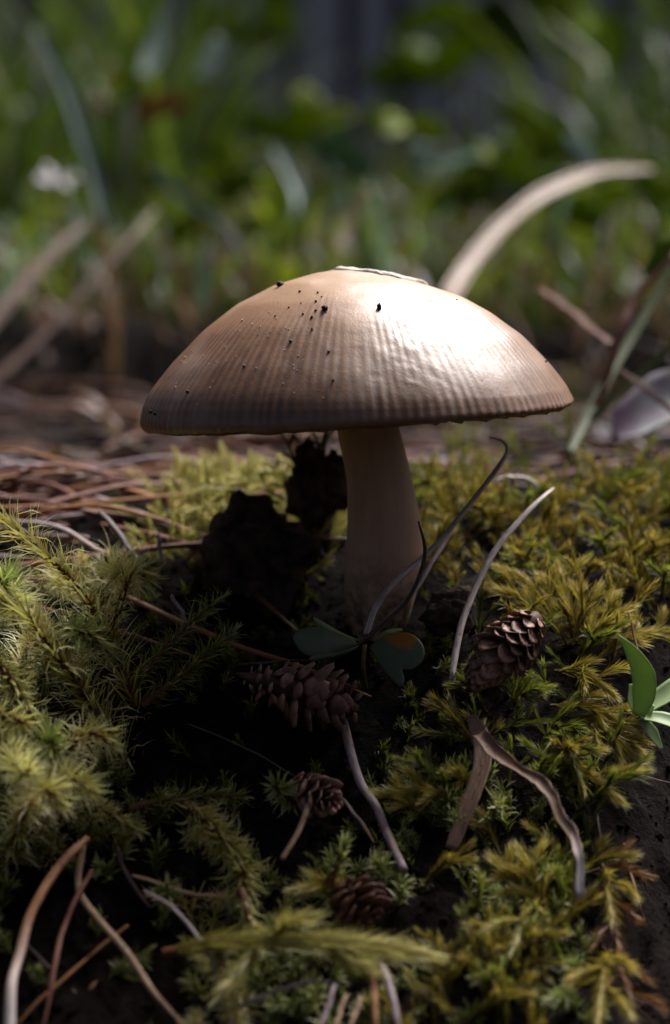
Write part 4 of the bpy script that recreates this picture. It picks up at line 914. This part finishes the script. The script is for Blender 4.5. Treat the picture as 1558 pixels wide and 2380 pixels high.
def weeds():
    def weed(base, leaves, label, mat='herb', group=None, stalk_r=.08):
        root = empty('broadleaf_weed', base, label=label, cat='weed', group=group); top = np.mean([l[0] for l in leaves], 0)
        V, F, t = tube(resample([base - np.array([0, 0, .3]), (base + top) / 2 + np.array([.3, 0, 0]), top], 12), stalk_r, 7); mk('stalk', V, F, M['stalk'], root)
        for (p, d, ln, wd) in leaves:
            d = unit(np.asarray(d, float)); C = resample([p, p + d * ln * .5 + np.array([0, 0, .12 * ln]), p + d * ln], 12)
            W = wd * np.interp(np.linspace(0, 1, 12), [0, .15, .5, .8, 1], [.15, .65, 1, .75, .05]); V, F, t, v = ribbon(C, W, tuple(rng.normal(0, 1, 3) + np.array([0, -.6, .3])), .04, .35, 6)
            mk('leaf', V, F, M[mat], root, attrs={'rnd': np.full(len(V), rng.uniform(.2, 1))})
    r = np.random.default_rng(71)
    def place(px, py, y, ln, wd, nleaf, lab, mat='herb', group=None):
        c = P(px, py, y); base = np.array([c[0] + r.uniform(-.5, .5), y + .5, hz(c[0], y + .5)])
        lv = []
        for k in range(nleaf):
            a = 2 * math.pi * k / nleaf + r.uniform(-.4, .4); lv.append((c + r.normal(0, .12 * ln, 3), (math.cos(a), math.sin(a) * .6 - .25, r.uniform(-.5, 1.3)), ln * r.uniform(.8, 1.2), wd * r.uniform(.8, 1.15)))
        weed(base, lv, lab, mat, group)
    place(945, 300, 62, 2.0, .8, 3, 'bright yellow-green weed leaf cluster in the grass above the cap')
    place(1150, 30, 150, 9.0, 3.2, 5, 'large yellow-green leaves overhanging in front of the fence')
    place(1330, 30, 150, 7.0, 2.8, 4, 'yellow-green leaf cluster beside the large overhanging leaves')
    place(1030, 335, 66, 2.2, .7, 3, 'blue-green weed leaves beside the yellow-green cluster', 'herbb')
    place(1040, 405, 60, 1.6, .6, 3, 'pale glossy leaves below the blue-green weed', 'herbp')
    place(1250, 330, 80, 3.0, 1.0, 4, 'mid-green weed behind the arching stalk')
    place(1075, 480, 52, 1.6, .8, 4, 'bright green weed at the grass edge right of the cap')
    place(1540, 490, 48, 1.8, .6, 4, 'bright green leaf cluster above the slim green blade')
    place(980, 200, 95, 4.0, 1.3, 4, 'dim green weed in front of the fence foot')
    place(450, 520, 50, 1.6, .6, 4, 'bright green weed left above the cap')
    place(640, 520, 54, 1.7, .5, 4, 'green weed above the shoulder of the cap')
    place(600, 90, 120, 5.0, 1.5, 5, 'leafy green weed against the fence')
    place(690, 330, 75, 3.0, 1.0, 4, 'olive green weed in mid grass')
    place(300, 275, 70, 2.4, .55, 3, 'small dark red leaf cluster in the grass', 'redleaf')
    for k in range(34):
        y = r.uniform(50, 170); x = r.uniform(-1, 1) * ((y + 34) * .19); z = hz(x, y); ln = r.uniform(1.1, 2.6) * (1 + y / 200)
        c = np.array([x, y, z + r.uniform(2, 6) * (.6 + y / 150)]); base = np.array([x, y + .3, z]); lv = []
        for j in range(4):
            a = 2 * math.pi * j / 4 + r.uniform(-.4, .4); lv.append((c, (math.cos(a), math.sin(a) * .6 - .2, r.uniform(-.3, 1.2)), ln * r.uniform(.8, 1.2), ln * r.uniform(.22, .38)))
        blue = r.integers(3) == 2; lab = ('blue-green' if blue else 'yellow-green') + ' broadleaf weed ' + ('near the edge of the bank' if y < 85 else 'deep in the grass toward the fence')
        weed(base, lv, lab, 'herbb' if blue else 'herb', lab.replace('weed ', 'weeds '))
    # folded whitish leaf at the end of the arching stalk
    C = resample(LP([(1375, 410), (1372, 385), (1350, 345), (1312, 316)], (33, 34)), 16); V, F, t, v = ribbon(C, np.interp(np.linspace(0, 1, 16), [0, .4, .8, 1], [.12, .26, .22, .05]), (-.3, -1, .4), .04, .5, 6)
    mk('folded_leaf', V, F, M['herbp'], attrs={'rnd': np.full(len(V), .6)}, label='whitish folded leaf standing over the arching stalk', cat='leaf')
    C = resample(LP([(1640, 900), (1560, 935), (1490, 975), (1425, 1022)], (9, 8)), 16); V, F, t, v = ribbon(C, np.interp(np.linspace(0, 1, 16), [0, .4, .8, 1], [.45, .62, .45, .06]), (-.5, -.9, .5), .02, .55, 8); V = V + .05 * fbm(V * 2.2, 3, 5)[:, None]
    mk('fallen_leaf', V, F, M['lilacleaf'], attrs={'rnd': np.full(len(V), .6)}, label='pale fallen leaf with a violet sheen behind the moss', cat='leaf')
    C = resample(LP([(1500, 640), (1530, 605), (1580, 570)], (12, 12)), 12); V, F, t, v = ribbon(C, np.interp(np.linspace(0, 1, 12), [0, .5, 1], [.05, .25, .2]), (0, -1, .3), .03, .3, 6)
    mk('green_leaf', V, F, M['herb'], attrs={'rnd': np.full(len(V), .1)}, label='dull green leaf at the top of the reddish stem', cat='leaf')
    # the white flower
    c = P(135, 425, 46); base = np.array([c[0], 46.3, hz(c[0], 46.3)]); root = empty('white_flower', base, label='small white flower blooming low in the grass', cat='flower')
    V, F, t = tube(resample([base - np.array([0, 0, .3]), (base + c) / 2, c], 10), .07, 7); mk('stalk', V, F, M['stalk'], root)
    for k in range(6):
        a = 2 * math.pi * k / 6; d = np.array([math.cos(a), -.75 * math.sin(a) - .1, .55 * math.sin(a) + .25]); C = resample([c, c + d * .5, c + d * .85], 8)
        V, F, t, v = ribbon(C, np.array([.08, .2, .27, .3, .3, .27, .2, .06]), (0, -.6, .8), .03, .3, 6); mk('petal', V, F, M['petal'], root, attrs={'rnd': np.full(len(V), .5)})
    V, F = pebble(.14, 3, 2, amp=.1); mk('flower_centre', V + c + np.array([0, -.08, 0]), F, M['herb'], root, attrs={'rnd': np.full(len(V), .9)})
weeds()
